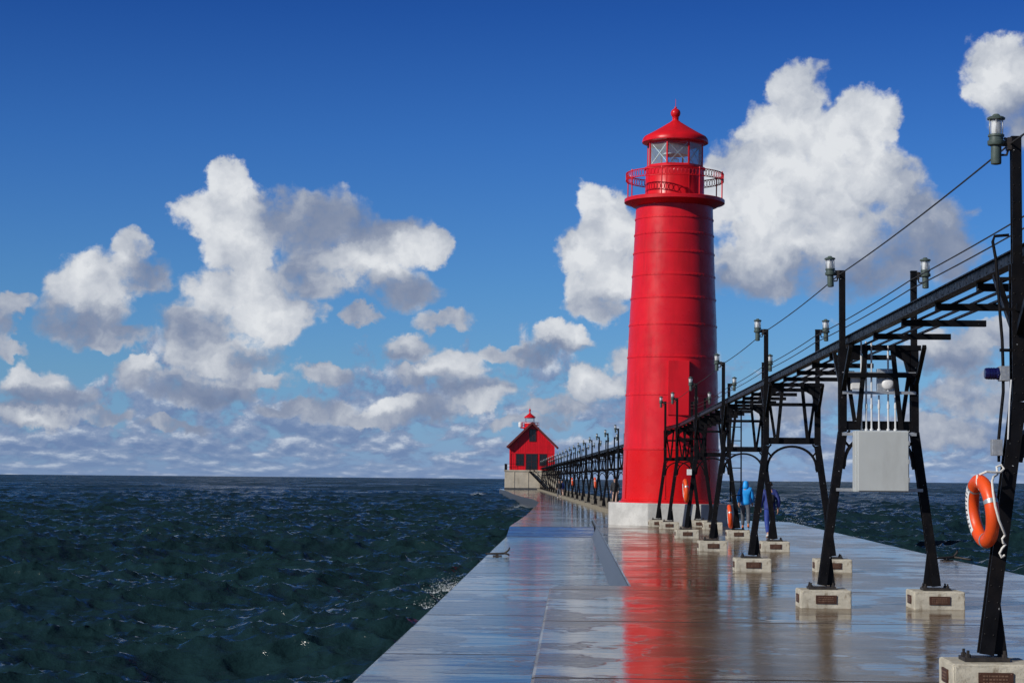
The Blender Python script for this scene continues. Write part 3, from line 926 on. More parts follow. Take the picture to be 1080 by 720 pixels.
window(-0.42, 0.52, 4.85, 6.65, 2, 2)
window(-2.60, -1.50, 0.85, 2.55, 2, 2)
window(-0.95, 0.75, 0.15, 2.6, 2, 2, 'door')
window(1.30, 2.30, 0.85, 2.55, 2, 2)
lb = MB()
LX, LY = -0.55, 5.2
lb.box(LX - 1.0, LX + 1.0, LY - 1.0, LY + 1.0, 6.3, 7.3)
lb.lathe([(0.95, 7.0), (0.95, 7.75), (1.02, 7.80), (0.9, 7.86)], 20, (LX, LY, 0))
lb.lathe([(1.5, 7.02), (1.62, 7.06), (1.62, 7.16), (1.5, 7.2)], 24, (LX, LY, 0))
lbo = lb.build('lantern_base', M_RED, HS)
lr = MB()
for z in (7.6, 8.0):
    lr.tube([(LX + 1.55 * math.cos(2 * math.pi * k / 24), LY + 1.55 * math.sin(2 * math.pi * k / 24), z) for k in range(24)], 0.03, 5, closed=True)
for k in range(10):
    t = 2 * math.pi * k / 10
    lr.tube([(LX + 1.55 * math.cos(t), LY + 1.55 * math.sin(t), 7.15), (LX + 1.55 * math.cos(t), LY + 1.55 * math.sin(t), 8.02)], 0.03, 5)
lr.build('lantern_railing', M_RED, HS)
lg = MB()
lg.lathe([(0.80, 7.86), (0.80, 8.78)], 8, (LX, LY, 0), smooth=False)
lg.build('lantern_glass', M_GLASS, HS)
lm = MB()
for k in range(8):
    t = 2 * math.pi * k / 8
    lm.bar((LX + 0.81 * math.cos(t), LY + 0.81 * math.sin(t), 7.86), (LX + 0.81 * math.cos(t), LY + 0.81 * math.sin(t), 8.8), 0.06, 0.06)
lm.lathe([(0.80, 7.861), (0.86, 7.861), (0.86, 7.93), (0.80, 7.93)], 24, (LX, LY, 0), close=False)
lm.lathe([(0.80, 8.72), (0.86, 8.72), (0.86, 8.786), (0.80, 8.786)], 24, (LX, LY, 0), close=False)
lm.build('lantern_frame', M_WHITE, HS)
lc = MB()
lc.lathe([(0.8, 8.79), (0.98, 8.80), (0.98, 8.92), (0.55, 9.25), (0.16, 9.55), (0.11, 9.9), (0.17, 9.98), (0.19, 10.1), (0.12, 10.25), (0.03, 10.32), (0.02, 10.65)], 24, (LX, LY, 0))
lc.build('lantern_roof', M_RED, HS)
fd = MB()
fd.lathe([(0.05, 7.2), (0.32, 7.22), (0.36, 7.35), (0.36, 7.95), (0.25, 8.06)], 16, (LX - 1.55, LY - 0.6, 0.0))
fd.build('signal_drum', M_WHITE, HS)

# ------------------------------------------------------------------ catwalk trestles
ZP, ZT, ZF = 2.33, 4.45, 0.265
PX, LX0 = 0.475, 0.750


def rivets(mb, p0, p1, ref, w, h, step, start=0.06):
    p0, p1, d, a, b_ = mb.frame(p0, p1, ref)
    L = (p1 - p0).length
    s = start
    while s < L - 0.03:
        for sx in (-1, 1):
            for sy in (-1, 1):
                mb.dome(p0 + d * s + a * sx * w * 0.30 + b_ * sy * h / 2, b_ * sy, 0.0085)
        s += step
    return mb


def make_trestle():
    t = thing('catwalk_trestle', 'x', 'trestle')
    fy = (0, -1, 0)
    for s in (-1, 1):
        p = MB()
        p.hbeam((s * PX, 0, ZP - 0.02), (s * PX, 0, 3.42), 0.105, 0.115, 0.016, fy)
        rivets(p, (s * PX, 0, ZP - 0.02), (s * PX, 0, 3.42), fy, 0.105, 0.115, 0.115)
        p.hbeam((s * PX, 0, 3.30), (s * PX, 0, ZT), 0.078, 0.080, 0.014, fy)
        rivets(p, (s * PX, 0, 3.44), (s * PX, 0, ZT), fy, 0.078, 0.080, 0.14)
        p.box(s * PX - 0.043, s * PX + 0.043, -0.044, 0.044, ZT, ZT + 0.012)
        p.build('post', M_BLACK, t)
        l = MB()
        a_, b_ = (s * PX, 0, ZP - 0.024), (s * LX0, 0, ZF + 0.02)
        l.hbeam(a_, b_, 0.115, 0.118, 0.016, fy)
        rivets(l, a_, b_, fy, 0.115, 0.118, 0.13)
        # stiffening fin on the inner side of the foot
        xi = s * (LX0 - 0.048)
        l.add([(xi, yy, z) for yy in (-0.012, 0.012) for z in (ZF + 0.02,)] + [(xi - s * 0.125, yy, ZF + 0.02) for yy in (-0.012, 0.012)] + [(s * (LX0 - 0.110), yy, ZF + 0.52) for yy in (-0.012, 0.012)],
              [(0, 1, 3, 2), (0, 2, 4), (1, 5, 3), (2, 3, 5, 4), (0, 4, 5, 1)])
        lo_ = l.build('leg', M_BLACK, t)
        fp = MB()
        fp.box(s * LX0 - 0.19, s * LX0 + 0.17, -0.13, 0.13, 0.236, ZF)
        for bx in (-0.155, 0.135):
            for by in (-0.09, 0.09):
                fp.lathe([(0.022, 0), (0.022, 0.025), (0.012, 0.027), (0.012, 0.055)], 6, (s * LX0 + bx, by, ZF), smooth=False)
        fp.build('foot_plate', M_IRON, lo_)
    cb_ = MB()
    cb_.bar((-PX + 0.054, -0.030, 2.385), (PX - 0.054, -0.030, 2.385), 0.022, 0.10, (0, 0, 1))
    cb_.bar((-PX + 0.054, 0.030, 2.385), (PX - 0.054, 0.030, 2.385), 0.022, 0.10, (0, 0, 1))
    cb_.bar((-PX + 0.054, 0.0, 2.446), (PX - 0.054, 0.0, 2.446), 0.10, 0.018)
    cb_.build('cross_bar', M_BLACK, t)
    mbr = MB()
    mbr.bar((-PX - 0.03, -0.118, 3.06), (PX + 0.03, -0.118, 3.06), 0.018, 0.062)
    for s in (-1, 1):
        mbr.box(s * PX - 0.03, s * PX + 0.03, -0.108, -0.060, 3.04, 3.08)
    mbr.build('tie_bar', M_BLACK, t)
    for s in (-1, 1):
        k = MB()
        k.bar((s * 0.285, -0.093, 2.34), (s * 0.175, -0.093, 3.45), 0.062, 0.030, (0, 1, 0))
        k.build('strut', M_BLACK, t)
        k = MB()
        k.bar((s * 0.315, 0.0, 2.457), (s * 0.425, 0.0, 3.20), 0.050, 0.045, (0, 1, 0))
        k.build('strut', M_BLACK, t)
        g = MB()                                 # corner bracket under the deck beam
        vs = [(s * 0.415, 3.10), (s * 0.415, 3.44), (s * 0.16, 3.44), (s * 0.18, 3.36), (s * 0.37, 3.24)]
        g.add([(x, y, z) for y in (-0.04, 0.04) for x, z in vs], [(0, 1, 2, 3, 4), (9, 8, 7, 6, 5)] + [(i, (i + 1) % 5, 5 + (i + 1) % 5, 5 + i) for i in range(5)])
        g.build('bracket', M_BLACK, t)
        kb = MB()                                # knee braces along the catwalk
        for sy in (-1, 1):
            kb.bar((s * PX, sy * 0.062, 2.86), (s * PX, sy * 0.80, 3.40), 0.05, 0.05)
        kb.build('knee_brace', M_BLACK, t)
    ar = MB()
    pts = []
    for i in range(21):
        q = math.pi * i / 20
        pts.append(Vector((0.455 * math.cos(q), 0, 1.86 + 0.43 * math.sin(q) ** 0.9 if math.sin(q) > 0 else 1.86)))
    for i in range(20):
        ar.bar(pts[i] - (pts[i + 1] - pts[i]) * 0.06, pts[i + 1] + (pts[i + 1] - pts[i]) * 0.06, 0.07 + 0.001 * (i % 2), 0.042, (pts[i] + pts[i + 1]) * 0.5 - Vector((0, 0, 1.4)))
    for s in (-1, 1):
        ar.bar((s * 0.47, 0, 1.82), (s * 0.455, 0, 1.90), 0.068, 0.045, (s, 0, 0))
        ar.bar((s * 0.46, -0.012, 2.20), (s * 0.375, -0.012, 2.10), 0.03, 0.03, (0, 1, 0))
        ar.bar((s * 0.38, -0.012, 2.33), (s * 0.44, -0.012, 2.255), 0.03, 0.03, (0, 1, 0))
    ar.build('arch', M_BLACK, t)
    return t


tres = make_trestle()
near_lab = ['nearest black riveted trestle at the right edge, with the orange life ring on its leg',
            'black riveted trestle carrying the large pale grey electrical cabinet between its legs',
            'black arched trestle standing next behind the one with the grey cabinet',
            'black arched trestle just left of the person in the bright blue jacket',
            'black trestle with orange life rings, close in front of the red tower',
            'black trestle next to last before the white tower base']
for i, y in enumerate(NEAR_Y):
    o = tres if i == 0 else copy_tree(tres)
    o.location = (TC, y, 0)
    tag(o, near_lab[i], 'trestle', 'trestles of the raised catwalk')
o = copy_tree(tres)
o.location = (3.82, 71.55, 0)
tag(o, 'black trestle touching the white tower base, last before the door', 'trestle', 'trestles of the raised catwalk')
for i, y in enumerate(FAR_Y):
    o = copy_tree(tres)
    o.location = (far_x(y), y, -0.145)
    o.rotation_euler.z = FAR_RZ
    tag(o, '%s small dark trestle beyond the red tower towards the gabled house' % ORD[i], 'trestle', 'trestles of the raised catwalk')

# footings: a concrete block with bronze plaques under every near leg


def make_footing():
    t = thing('concrete_footing', 'x', 'footing')
    b_ = MB()
    b_.box(-0.33, 0.33, -0.33, 0.33, -0.02, 0.232)
    me = b_.mesh('block', M_PLINTH, bevel=0.022)
    bm = bmesh.new()
    bm.from_mesh(me)
    bmesh.ops.subdivide_edges(bm, edges=bm.edges[:], cuts=5, use_grid_fill=True)
    rng = random.Random(4)
    for v in bm.verts:
        v.co += Vector((rng.uniform(-1, 1), rng.uniform(-1, 1), rng.uniform(-1, 1))) * 0.0022
    bm.to_mesh(me)
    bm.free()
    bo = bpy.data.objects.new('block', me)
    C.objects.link(bo)
    bo.parent = t
    for side in (0, 1):
        hw_ = 0.135 if side == 0 else 0.125
        q = MB()
        q.box(-hw_, hw_, -0.012, 0.006, 0.062, 0.170)
        for k in range(4):
            q.dome(((-1 if k % 2 else 1) * (hw_ - 0.014), -0.012, 0.078 + 0.078 * (k // 2)), (0, -1, 0), 0.006)
        po = q.build('plaque', M_BRONZE, t)
        r_ = random.Random(9 + side)
        tx = MB()
        for row in range(3):
            x = -hw_ + 0.035
            z = 0.143 - row * 0.026
            while x < hw_ - 0.045:
                w_ = r_.uniform(0.010, 0.028)
                tx.box(x, x + w_, -0.0145, -0.0118, z - 0.006, z + 0.006)
                x += w_ + r_.uniform(0.005, 0.010)
        to = tx.build('raised_lettering', M_BRONZEL, po)
        if side == 0:
            po.location = (0, -0.332, 0)
        else:
            po.rotation_euler.z = -math.pi / 2
            po.location = (-0.332, 0, 0)
    return t


foot = make_footing()
nm = ['of the nearest trestle at the right edge', 'of the trestle with grey cabinet', 'of the trestle behind the grey cabinet',
      'of the trestle left of the blue jacket', 'of the trestle with life rings', 'of the trestle next to the last one', 'of the trestle touching the tower base']
k = 0
for i, (cx, y) in enumerate([(TC, y) for y in NEAR_Y] + [(3.82, 71.47)]):
    for s, nmside in ((-1, 'left'), (1, 'right')):
        o = foot if k == 0 else copy_tree(foot)
        k += 1
        o.location = (cx + s * (0.735), y + random.uniform(-0.01, 0.01), 0)
        o.rotation_euler.z = random.uniform(-0.02, 0.02)
        tag(o, 'concrete footing with plaques under the %s leg %s' % (nmside, nm[i]), 'footing', 'footings of the catwalk trestles')

# deck frames: riveted edge girder, cross bearers and slim rods


def catwalk(name, label, x0, y0, x1, y1, z, step):
    t = thing(name, label, 'catwalk', (x0, y0, z))
    dx_, dy_ = x1 - x0, y1 - y0
    L = math.hypot(dx_, dy_)
    rz = -math.atan2(dx_, dy_)
    t.rotation_euler.z = rz
    g = MB()
    gx = -0.40
    g.box(gx - 0.012, gx + 0.012, 0, L, 3.480, 3.568)
    g.box(gx - 0.040, gx + 0.075, 0, L, 3.570, 3.582)
    g.box(gx - 0.040, gx + 0.075, 0, L, 3.466, 3.478)
    yy = 0.3
    while yy < min(L, 60):
        g.dome((gx - 0.012, yy, 3.55), (-1, 0, 0), 0.009)
        g.dome((gx - 0.012, yy, 3.50), (-1, 0, 0), 0.010)
        yy += 0.30
    g.build('girder', M_BLACK, t)
    n = int(L / step)
    for i in range(n + 1):
        b_ = MB()
        yb = 0.07 + i * step
        b_.box(-0.38, 0.56, yb - 0.035, yb + 0.035, 3.395, 3.464)
        b_.build('bearer', M_BLACK, t)
    for xr, w_ in ((-0.17, 0.028), (0.02, 0.028), (0.21, 0.035)):
        r_ = MB()
        r_.bar((xr, 0, 3.476), (xr, L, 3.476), w_, 0.022)
        r_.build('rod', M_BLACK, t)
    return t


catwalk('catwalk', 'open black steel deck frame of the raised catwalk leading to the red tower door', TC, 5.65, TC, NEAR_Y[-1] + 0.1, 0, 2.086)
catwalk('catwalk', 'short black end bay of catwalk frame joining the red tower door', TC, NEAR_Y[-1] + 0.2, 3.82, 72.55, 0, 1.4)
catwalk('catwalk', 'distant black catwalk frame running from behind the tower to the gabled house', far_x(77.2), 77.2, far_x(330), 330, -0.145, 2.607)
o = copy_tree(tres)
o.location = (TC, NEAR_Y[0] - 10.43, 0)
tag(o, 'black trestle just beyond the right edge, closest of all', 'trestle', 'trestles of the raised catwalk')
for s in (-1, 1):
    f2 = copy_tree(foot)
    f2.location = (TC + s * 0.735, NEAR_Y[0] - 10.43, 0)
    tag(f2, 'concrete footing block just beyond the right edge, %s one of its trestle' % ('left' if s < 0 else 'right'), 'footing', 'footings of the catwalk trestles')

# lamps


def make_lamp():
    t = thing('catwalk_lamp', 'x', 'lamp')
    h = MB()
    h.lathe([(0.020, -0.20), (0.040, -0.195), (0.043, -0.185), (0.043, -0.05), (0.050, -0.045), (0.066, -0.04), (0.070, -0.03), (0.070, -0.005), (0.058, 0.0), (0.058, 0.025), (0.066, 0.03), (0.066, 0.045), (0.05, 0.05)], 20)
    h.build('housing', M_LAMPG, t)
    g = MB()
    g.lathe([(0.048, 0.05), (0.050, 0.08), (0.048, 0.165)], 20)
    g.build('lamp_glass', M_LAMPGLASS, t)
    bu = MB()
    bu.lathe([(0.030, 0.052), (0.038, 0.065), (0.040, 0.10), (0.039, 0.135), (0.034, 0.155), (0.02, 0.163)], 14)
    bu.build('bulb', M_WHITE, t)
    cg = MB()
    for i in range(6):
        a_ = 2 * math.pi * i / 6 + 0.3
        cg.tube([(0.060 * math.cos(a_), 0.060 * math.sin(a_), 0.045), (0.060 * math.cos(a_), 0.060 * math.sin(a_), 0.172)], 0.0035, 5)
    cg.build('guard', M_GALV, t)
    cp = MB()
    cp.lathe([(0.055, 0.165), (0.072, 0.170), (0.074, 0.182), (0.060, 0.192), (0.034, 0.198), (0.03, 0.206), (0.020, 0.215)], 20)
    cp.build('cap', M_LAMPG, t)
    br_ = MB()
    br_.bar((0.05, 0, -0.025), (0.115, 0, -0.025), 0.035, 0.045)
    br_.box(0.085, 0.118, -0.04, 0.04, -0.08, 0.02)
    br_.tube([(0.045, 0, -0.12), (0.085, 0, -0.12), (0.10, 0, -0.07)], 0.010, 6)
    br_.dome((0.07, -0.02, 0.01), (0, -1, 0.4), 0.016)
    br_.build('lamp_bracket', M_IRON, t)
    return t


lamp = make_lamp()
lw = ['of the nearest trestle', 'of the trestle with grey cabinet', 'of the trestle behind the grey cabinet', 'of the trestle left of the blue jacket', 'of the trestle with life rings', 'of the trestle next to the last one', 'of the trestle touching the tower base']
k = 0
spots = [(TC, y, 0, 0.0, lw[i]) for i, y in enumerate(NEAR_Y)] + [(3.82, 71.55, 0, 0, lw[6])] + [(far_x(y), y, -0.145, FAR_RZ, 'of the %s trestle beyond the tower' % ORD[i]) for i, y in enumerate(FAR_Y)]
for i, (cx, y, z, rz, txt) in enumerate(spots):
    for s in (-1, 1):
        if i == 0 and s == 1:
            continue                              # stands outside the picture
        o = lamp if k == 0 else copy_tree(lamp)
        k += 1
        off = PX + 0.039 + 0.118
        o.location = (cx + s * off * math.cos(rz), y + s * off * math.sin(rz), z + ZT - 0.005 + random.uniform(-0.02, 0.02))
        o.rotation_euler = (random.uniform(-0.03, 0.03), random.uniform(-0.03, 0.03), rz + (0 if s < 0 else math.pi))
        tag(o, 'grey green lamp on the %s post %s' % ('left' if s < 0 else 'right', txt), 'lamp', 'lamps along the catwalk')

# hand cables strung from post to post


def cable(label, xo, z, ys, sag):
    pts = []
    for a_, b_ in zip(ys[:-1], ys[1:]):
        for i in range(10):
            u = i / 10
            pts.append((xo(a_ + (b_ - a_) * u), a_ + (b_ - a_) * u, z - sag * 4 * u * (1 - u)))
    pts.append((xo(ys[-1]), ys[-1], z))
    mb = MB()
    mb.tube(pts, 0.0085, 6)
    o_ = mb.build('hand_cable', M_CABLE)
    tag(o_, label, 'cable', 'hand cables of the catwalk')


cy = [NEAR_Y[0] - 10.43] + NEAR_Y + [71.55]
sl = lambda y: 0.0 if y < NEAR_Y[-1] else -0.25 * (y - NEAR_Y[-1]) / (71.55 - NEAR_Y[-1])
cable('dark cable strung along the left post tops between the lamps', lambda y: TC - PX - 0.048 + sl(y), 4.40, cy, 0.035)
cable('upper dark cable strung along the right hand posts', lambda y: TC + PX - 0.048 + sl(y), 4.335, cy, 0.03)
cable('lower dark cable strung along the right hand posts', lambda y: TC + PX - 0.048 + sl(y), 4.215, cy, 0.03)

# ------------------------------------------------------------------ gear on the near trestles
YC = NEAR_Y[1]
EC = thing('electrical_cabinet', 'large pale grey electrical cabinet hung between trestle legs, white conduits rising from it', 'cabinet', (4.07, YC - 0.20, 1.52))
b_ = MB()
b_.box(-0.35, 0.35, -0.13, 0.16, 0, 0.80)
b_.build('enclosure', M_GREY, EC, bevel=0.008)
b_ = MB()
b_.box(-0.318, 0.338, -0.152, -0.132, 0.014, 0.786)
b_.build('door', M_GREY, EC, bevel=0.006)
for z in (0.16, 0.40, 0.64):
    b_ = MB()
    b_.box(0.338, 0.356, -0.158, -0.128, z - 0.03, z + 0.03)
    b_.build('hinge', M_GALV, EC, bevel=0.003)
for xx, zz in ((-0.232, 1.99), (-0.168, 1.99), (-0.098, 1.99), (0.0, 1.28), (0.122, 1.94), (0.216, 1.27)):
    b_ = MB()
    b_.tube([(xx, 0.143, 0.80), (xx, 0.143, zz)], 0.0125, 8)
    b_.lathe([(0.024, 0.80), (0.024, 0.83), (0.016, 0.835)], 10, (xx, 0.143, 0.0))
    b_.lathe([(0.018, 1.10), (0.018, 1.16)], 10, (xx, 0.143, 0.0))
    b_.build('conduit', M_CONDUIT, EC)
for z, w_ in ((0.83 - 0.07, 0.49), (0.025, 0.57), (1.31, 0.485), (1.565, 0.485)):
    b_ = MB()
    if z < 1:
        b_.box(0.352, w_, 0.112, 0.136, z - 0.02, z + 0.02)
        b2_ = MB()
        b2_.box(-w_, -0.352, 0.112, 0.136, z - 0.02, z + 0.02)
        b2_.build('mounting_channel', M_GALV, EC)
    else:
        b_.box(-w_, w_, 0.112, 0.128, z - 0.02, z + 0.02)
    b_.build('mounting_channel', M_GALV, EC)
MT = thing('meter_box', 'small grey meter box with domed white glass above the electrical cabinet', 'meter', (4.175, YC - 0.012, 2.83))
b_ = MB()
b_.box(-0.125, 0.125, -0.04, 0.055, 0.0, 0.32)
b_.build('box', M_GALV, MT, bevel=0.008)
b_ = MB()
b_.lathe([(0.082, -0.042), (0.082, -0.056), (0.074, -0.072), (0.055, -0.084), (0.02, -0.088)], 24, (0.015, 0, 0.12), axis='Y')
b_.build('glass_dome', M_WHITE, MT)
SB = thing('switch_box', 'small white switch box left of the grey meter box', 'switch box', (3.775, YC - 0.015, 2.87))
b_ = MB()
b_.box(-0.075, 0.075, -0.035, 0.035, 0, 0.20)
b_.build('box', M_WHITE, SB, bevel=0.006)
b_ = MB()
b_.box(-0.06, 0.06, -0.043, -0.036, 0.015, 0.185)
b_.build('lid', M_WHITE, SB, bevel=0.003)

YN = NEAR_Y[0]
BC = thing('signal_light', 'dark blue signal lamp on white box, fixed sideways to nearest post', 'signal light', (3.505, YN - 0.02, 2.53))
b_ = MB()
b_.box(-0.065, 0.015, -0.045, 0.045, -0.06, 0.06)
b_.build('box', M_GALV, BC, bevel=0.006)
b_ = MB()
b_.lathe([(0.050, -0.066), (0.050, -0.08), (0.046, -0.085), (0.046, -0.165), (0.040, -0.178), (0.01, -0.18)], 20, (0, 0, 0.0), axis='X')
for z in (-0.105, -0.125, -0.145):
    b_.lathe([(0.048, z - 0.004), (0.048, z + 0.004)], 20, (0, 0, 0), axis='X')
b_.build('lens', M_BLUE, BC)
JB = thing('junction_box', 'small grey junction box on nearest leg above the life ring', 'junction box', (3.425, YN - 0.02, 1.87))
b_ = MB()
b_.box(-0.05, 0.035, -0.04, 0.04, 0, 0.13)
b_.build('box', M_GALV, JB, bevel=0.005)
b_ = MB()
b_.tube([(0.01, 0, -0.001), (0.01, 0, -0.05)], 0.012, 8)
b_.build('gland', M_BLACK, JB)
CD = MB()
CD.tube([(3.435, YN - 0.02, 2.0), (3.455, YN - 0.02, 2.2), (3.475, YN - 0.02, 2.38), (3.475, YN - 0.02, 2.475)], 0.013, 8)
CD.tube([(3.475, YN - 0.02, 2.585), (3.47, YN - 0.02, 2.8), (3.455, YN - 0.02, 3.0), (3.425, YN - 0.02, 3.45), (3.40, YN - 0.02, 3.60), (3.415, YN - 0.02, 3.645), (3.53, YN - 0.02, 3.655)], 0.013, 8)
for z in (2.72, 3.05, 3.30):
    CD.box(3.45, 3.54, YN - 0.035, YN - 0.005, z - 0.012, z + 0.012)
tag(CD.build('conduit', M_BLACK), 'black conduit pipe bent down the side of the nearest post', 'conduit')
CB = MB()
CB.tube([(3.50, YN - 0.066, 2.0), (3.515, YN - 0.066, 2.3), (3.53, YN - 0.066, 2.48)], 0.007, 6)
tag(CB.build('white_cable', M_CONDUIT), 'thin white cable running from blue signal lamp down to junction box', 'cable')

# life rings


def make_ring():
    t = thing('life_ring', 'x', 'life ring')
    R0, r0 = 0.236, 0.063
    n1, n2 = 48, 14
    mb = MB()
    vs, fs = [], []
    for i in range(n1):
        a_ = 2 * math.pi * i / n1
        for j in range(n2):
            q = 2 * math.pi * j / n2
            rr = R0 + r0 * 0.95 * math.cos(q)
            vs.append((0.85 * r0 * math.sin(q), rr * math.sin(a_), rr * math.cos(a_)))
    for i in range(n1):
        for j in range(n2):
            fs.append((i * n2 + j, i * n2 + (j + 1) % n2, ((i + 1) % n1) * n2 + (j + 1) % n2, ((i + 1) % n1) * n2 + j))
    mb.add(vs, fs, True)
    ro_ = mb.build('ring', M_ORANGE, t)
    for q0 in (0.22, 1.02, 1.62):
        bnd = MB()
        vs, fs = [], []
        for i in range(4):
            a_ = q0 * math.pi + (i - 1.5) * 0.042
            for j in range(n2):
                q = 2 * math.pi * j / n2
                rr = R0 + (r0 + 0.003) * 0.95 * math.cos(q)
                vs.append((0.87 * (r0 + 0.002) * math.sin(q), rr * math.sin(a_), rr * math.cos(a_)))
        for i in range(3):
            for j in range(n2):
                fs.append((i * n2 + j, i * n2 + (j + 1) % n2, (i + 1) * n2 + (j + 1) % n2, (i + 1) * n2 + j))
        bnd.add(vs, fs, True)
        bnd.build('reflective_band', M_GALV, ro_)
    # white lettered strip along the far side of the ring
    lb_ = MB()
    vs, fs = [], []
    m_ = 16
    for i in range(m_):
        a_ = math.pi * 0.5 + (i / (m_ - 1) - 0.5) * 1.75
        for j in range(6):
            q = math.pi * (-0.5 + (-0.05 + 0.30 * j) / 1.0 * 0.62) - 0.5
            rr = R0 + (r0 + 0.004) * 0.95 * math.cos(q)
            vs.append((0.85 * (r0 + 0.004) * math.sin(q), rr * math.sin(a_), rr * math.cos(a_)))
    for i in range(m_ - 1):
        for j in range(5):
            fs.append((i * 6 + j, i * 6 + j + 1, (i + 1) * 6 + j + 1, (i + 1) * 6 + j))
    lb_.add(vs, fs, True)
    nf_ = len(lb_.f)
    for i in range(9):
        a_ = math.pi * 0.5 + (i / 8 - 0.5) * 1.35
        wds = 0.028 if i % 3 else 0.018
        for q, dq in ((-1.75, 0.14), (-1.40, 0.14)):
            P = []
            for aa in (a_ - wds, a_ + wds):
                for qq in (q - dq, q + dq):
                    rr = R0 + (r0 + 0.0062) * 0.95 * math.cos(qq)
                    P.append((0.85 * (r0 + 0.0062) * math.sin(qq), rr * math.sin(aa), rr * math.cos(aa)))
            lb_.add(P, [(0, 1, 3, 2)])
    lo_ = lb_.build('label_strip', M_WHITE, ro_)
    lo_.data.materials.append(M_INK)
    for f in lo_.data.polygons[nf_:]:
        f.material_index = 1
    return t


ring = make_ring()
ring.location = (3.285, YN - 0.10, 1.425)
ring.rotation_euler = (0.05, R(-6), R(7))
tag(ring, 'big orange life ring with white lettered strip on the nearest leg at the right', 'life ring', 'orange life rings along the pier')
rp = MB()
rp.tube([(3.25, YN - 0.17, 1.715), (3.30, YN - 0.19, 1.74), (3.36, YN - 0.17, 1.735), (3.42, YN - 0.13, 1.735), (3.455, YN - 0.11, 1.765), (3.44, YN - 0.10, 1.795), (3.40, YN - 0.10, 1.78), (3.40, YN - 0.13, 1.72), (3.35, YN - 0.22, 1.70), (3.315, YN - 0.33, 1.66), (3.305, YN - 0.415, 1.57), (3.315, YN - 0.440, 1.47), (3.345, YN - 0.435, 1.36), (3.385, YN - 0.40, 1.28), (3.405, YN - 0.37, 1.245), (3.385, YN - 0.36, 1.215), (3.395, YN - 0.35, 1.18), (3.415, YN - 0.34, 1.17), (3.39, YN - 0.335, 1.14), (3.37, YN - 0.33, 1.10), (3.385, YN - 0.325, 1.07), (3.41, YN - 0.32, 1.085)], 0.0095, 7)
rp.tube([(3.235, YN - 0.16, 1.71), (3.225, YN - 0.19, 1.65), (3.24, YN - 0.21, 1.60), (3.275, YN - 0.20, 1.62), (3.28, YN - 0.18, 1.70)], 0.010, 7)
tag(rp.build('rope', M_ROPE), 'frayed white rope looped over the nearest orange life ring', 'rope')
rg = [(3.30, NEAR_Y[4] - 0.10, 1.35, 2, 'orange life ring on left leg of the trestle before the red tower'),
      (TC + 0.50, NEAR_Y[4] - 0.12, 0.62, -2, 'orange life ring low behind legs, beside the person in bright blue')]
for i, n_ in ((1, 'nearest of those beyond the tower'), (4, 'middle one of those beyond the tower'), (8, 'farthest one, close to the gabled house')):
    rg.append((far_x(FAR_Y[i]) - 0.72, FAR_Y[i] - 0.12, 1.45, 3, 'tiny orange life ring on a far trestle, ' + n_))
for x, y, z, a_, lab in rg:
    o = copy_tree(ring)
    o.location = (x, y, z)
    o.rotation_euler = (0, R(-4), R(a_))
    o.scale = (1.18, 1.18, 1.18)
    tag(o, lab, 'life ring', 'orange life rings along the pier')
for (x, y, z, lab) in ((3.40, NEAR_Y[4] - 0.10, 1.80, 'small pale box on the leg above the life ring before the red tower'),):
    b_ = MB()
    b_.box(-0.07, 0.07, -0.05, 0.05, 0, 0.17)
    o = b_.build('junction_box', M_WHITE, bevel=0.008, loc=(x, y, z))
    tag(o, lab, 'junction box')
b_ = MB()
for x in (-0.13, 0.13):
    b_.tube([(x, 0, 1.15), (x, 0, 3.42)], 0.018, 6)
for i in range(7):
    b_.tube([(-0.13, 0, 1.3 + i * 0.33), (0.13, 0, 1.3 + i * 0.33)], 0.012, 6)
tag(b_.build('ladder', M_BLACK, loc=(3.98, NEAR_Y[3] + 1.1, 0)), 'narrow black ladder hanging under the catwalk above the blue jacket', 'ladder')

# mooring cleats on the pier edges
for (x, y, z, rz, lab) in ((-1.98, 53.2, LANE_Z, 0.0, 'black iron mooring cleat on the left edge of the wet walkway'), (7.95, 42.7, 0.0, 0.6, 'black iron mooring cleat on the right edge of the pier')):
    t = thing('mooring_cleat', lab, 'cleat', (x, y, z), rz, 'mooring cleats on the pier edges')
    b_ = MB()
    b_.box(-0.10, 0.14, -0.08, 0.08, -0.003, 0.02)
    b_.box(-0.03, 0.05, -0.05, 0.05, 0.02, 0.055)
    b_.build('base_plate', M_IRON, t)
    b_ = MB()
    b_.tube([(-0.30, 0, 0.055), (-0.12, 0, 0.06), (0.1, 0, 0.065), (0.24, 0, 0.075)], [0.018, 0.026, 0.028, 0.030], 8)
    b_.tube([(0.22, 0, 0.075), (0.32, 0.0, 0.16), (0.345, 0.0, 0.235)], [0.026, 0.024, 0.016], 8)
    b_.tube([(0.22, 0, 0.07), (0.32, -0.16, 0.05), (0.34, -0.42, 0.03)], [0.026, 0.024, 0.018], 8)
    b_.build('horn', M_IRON, t)


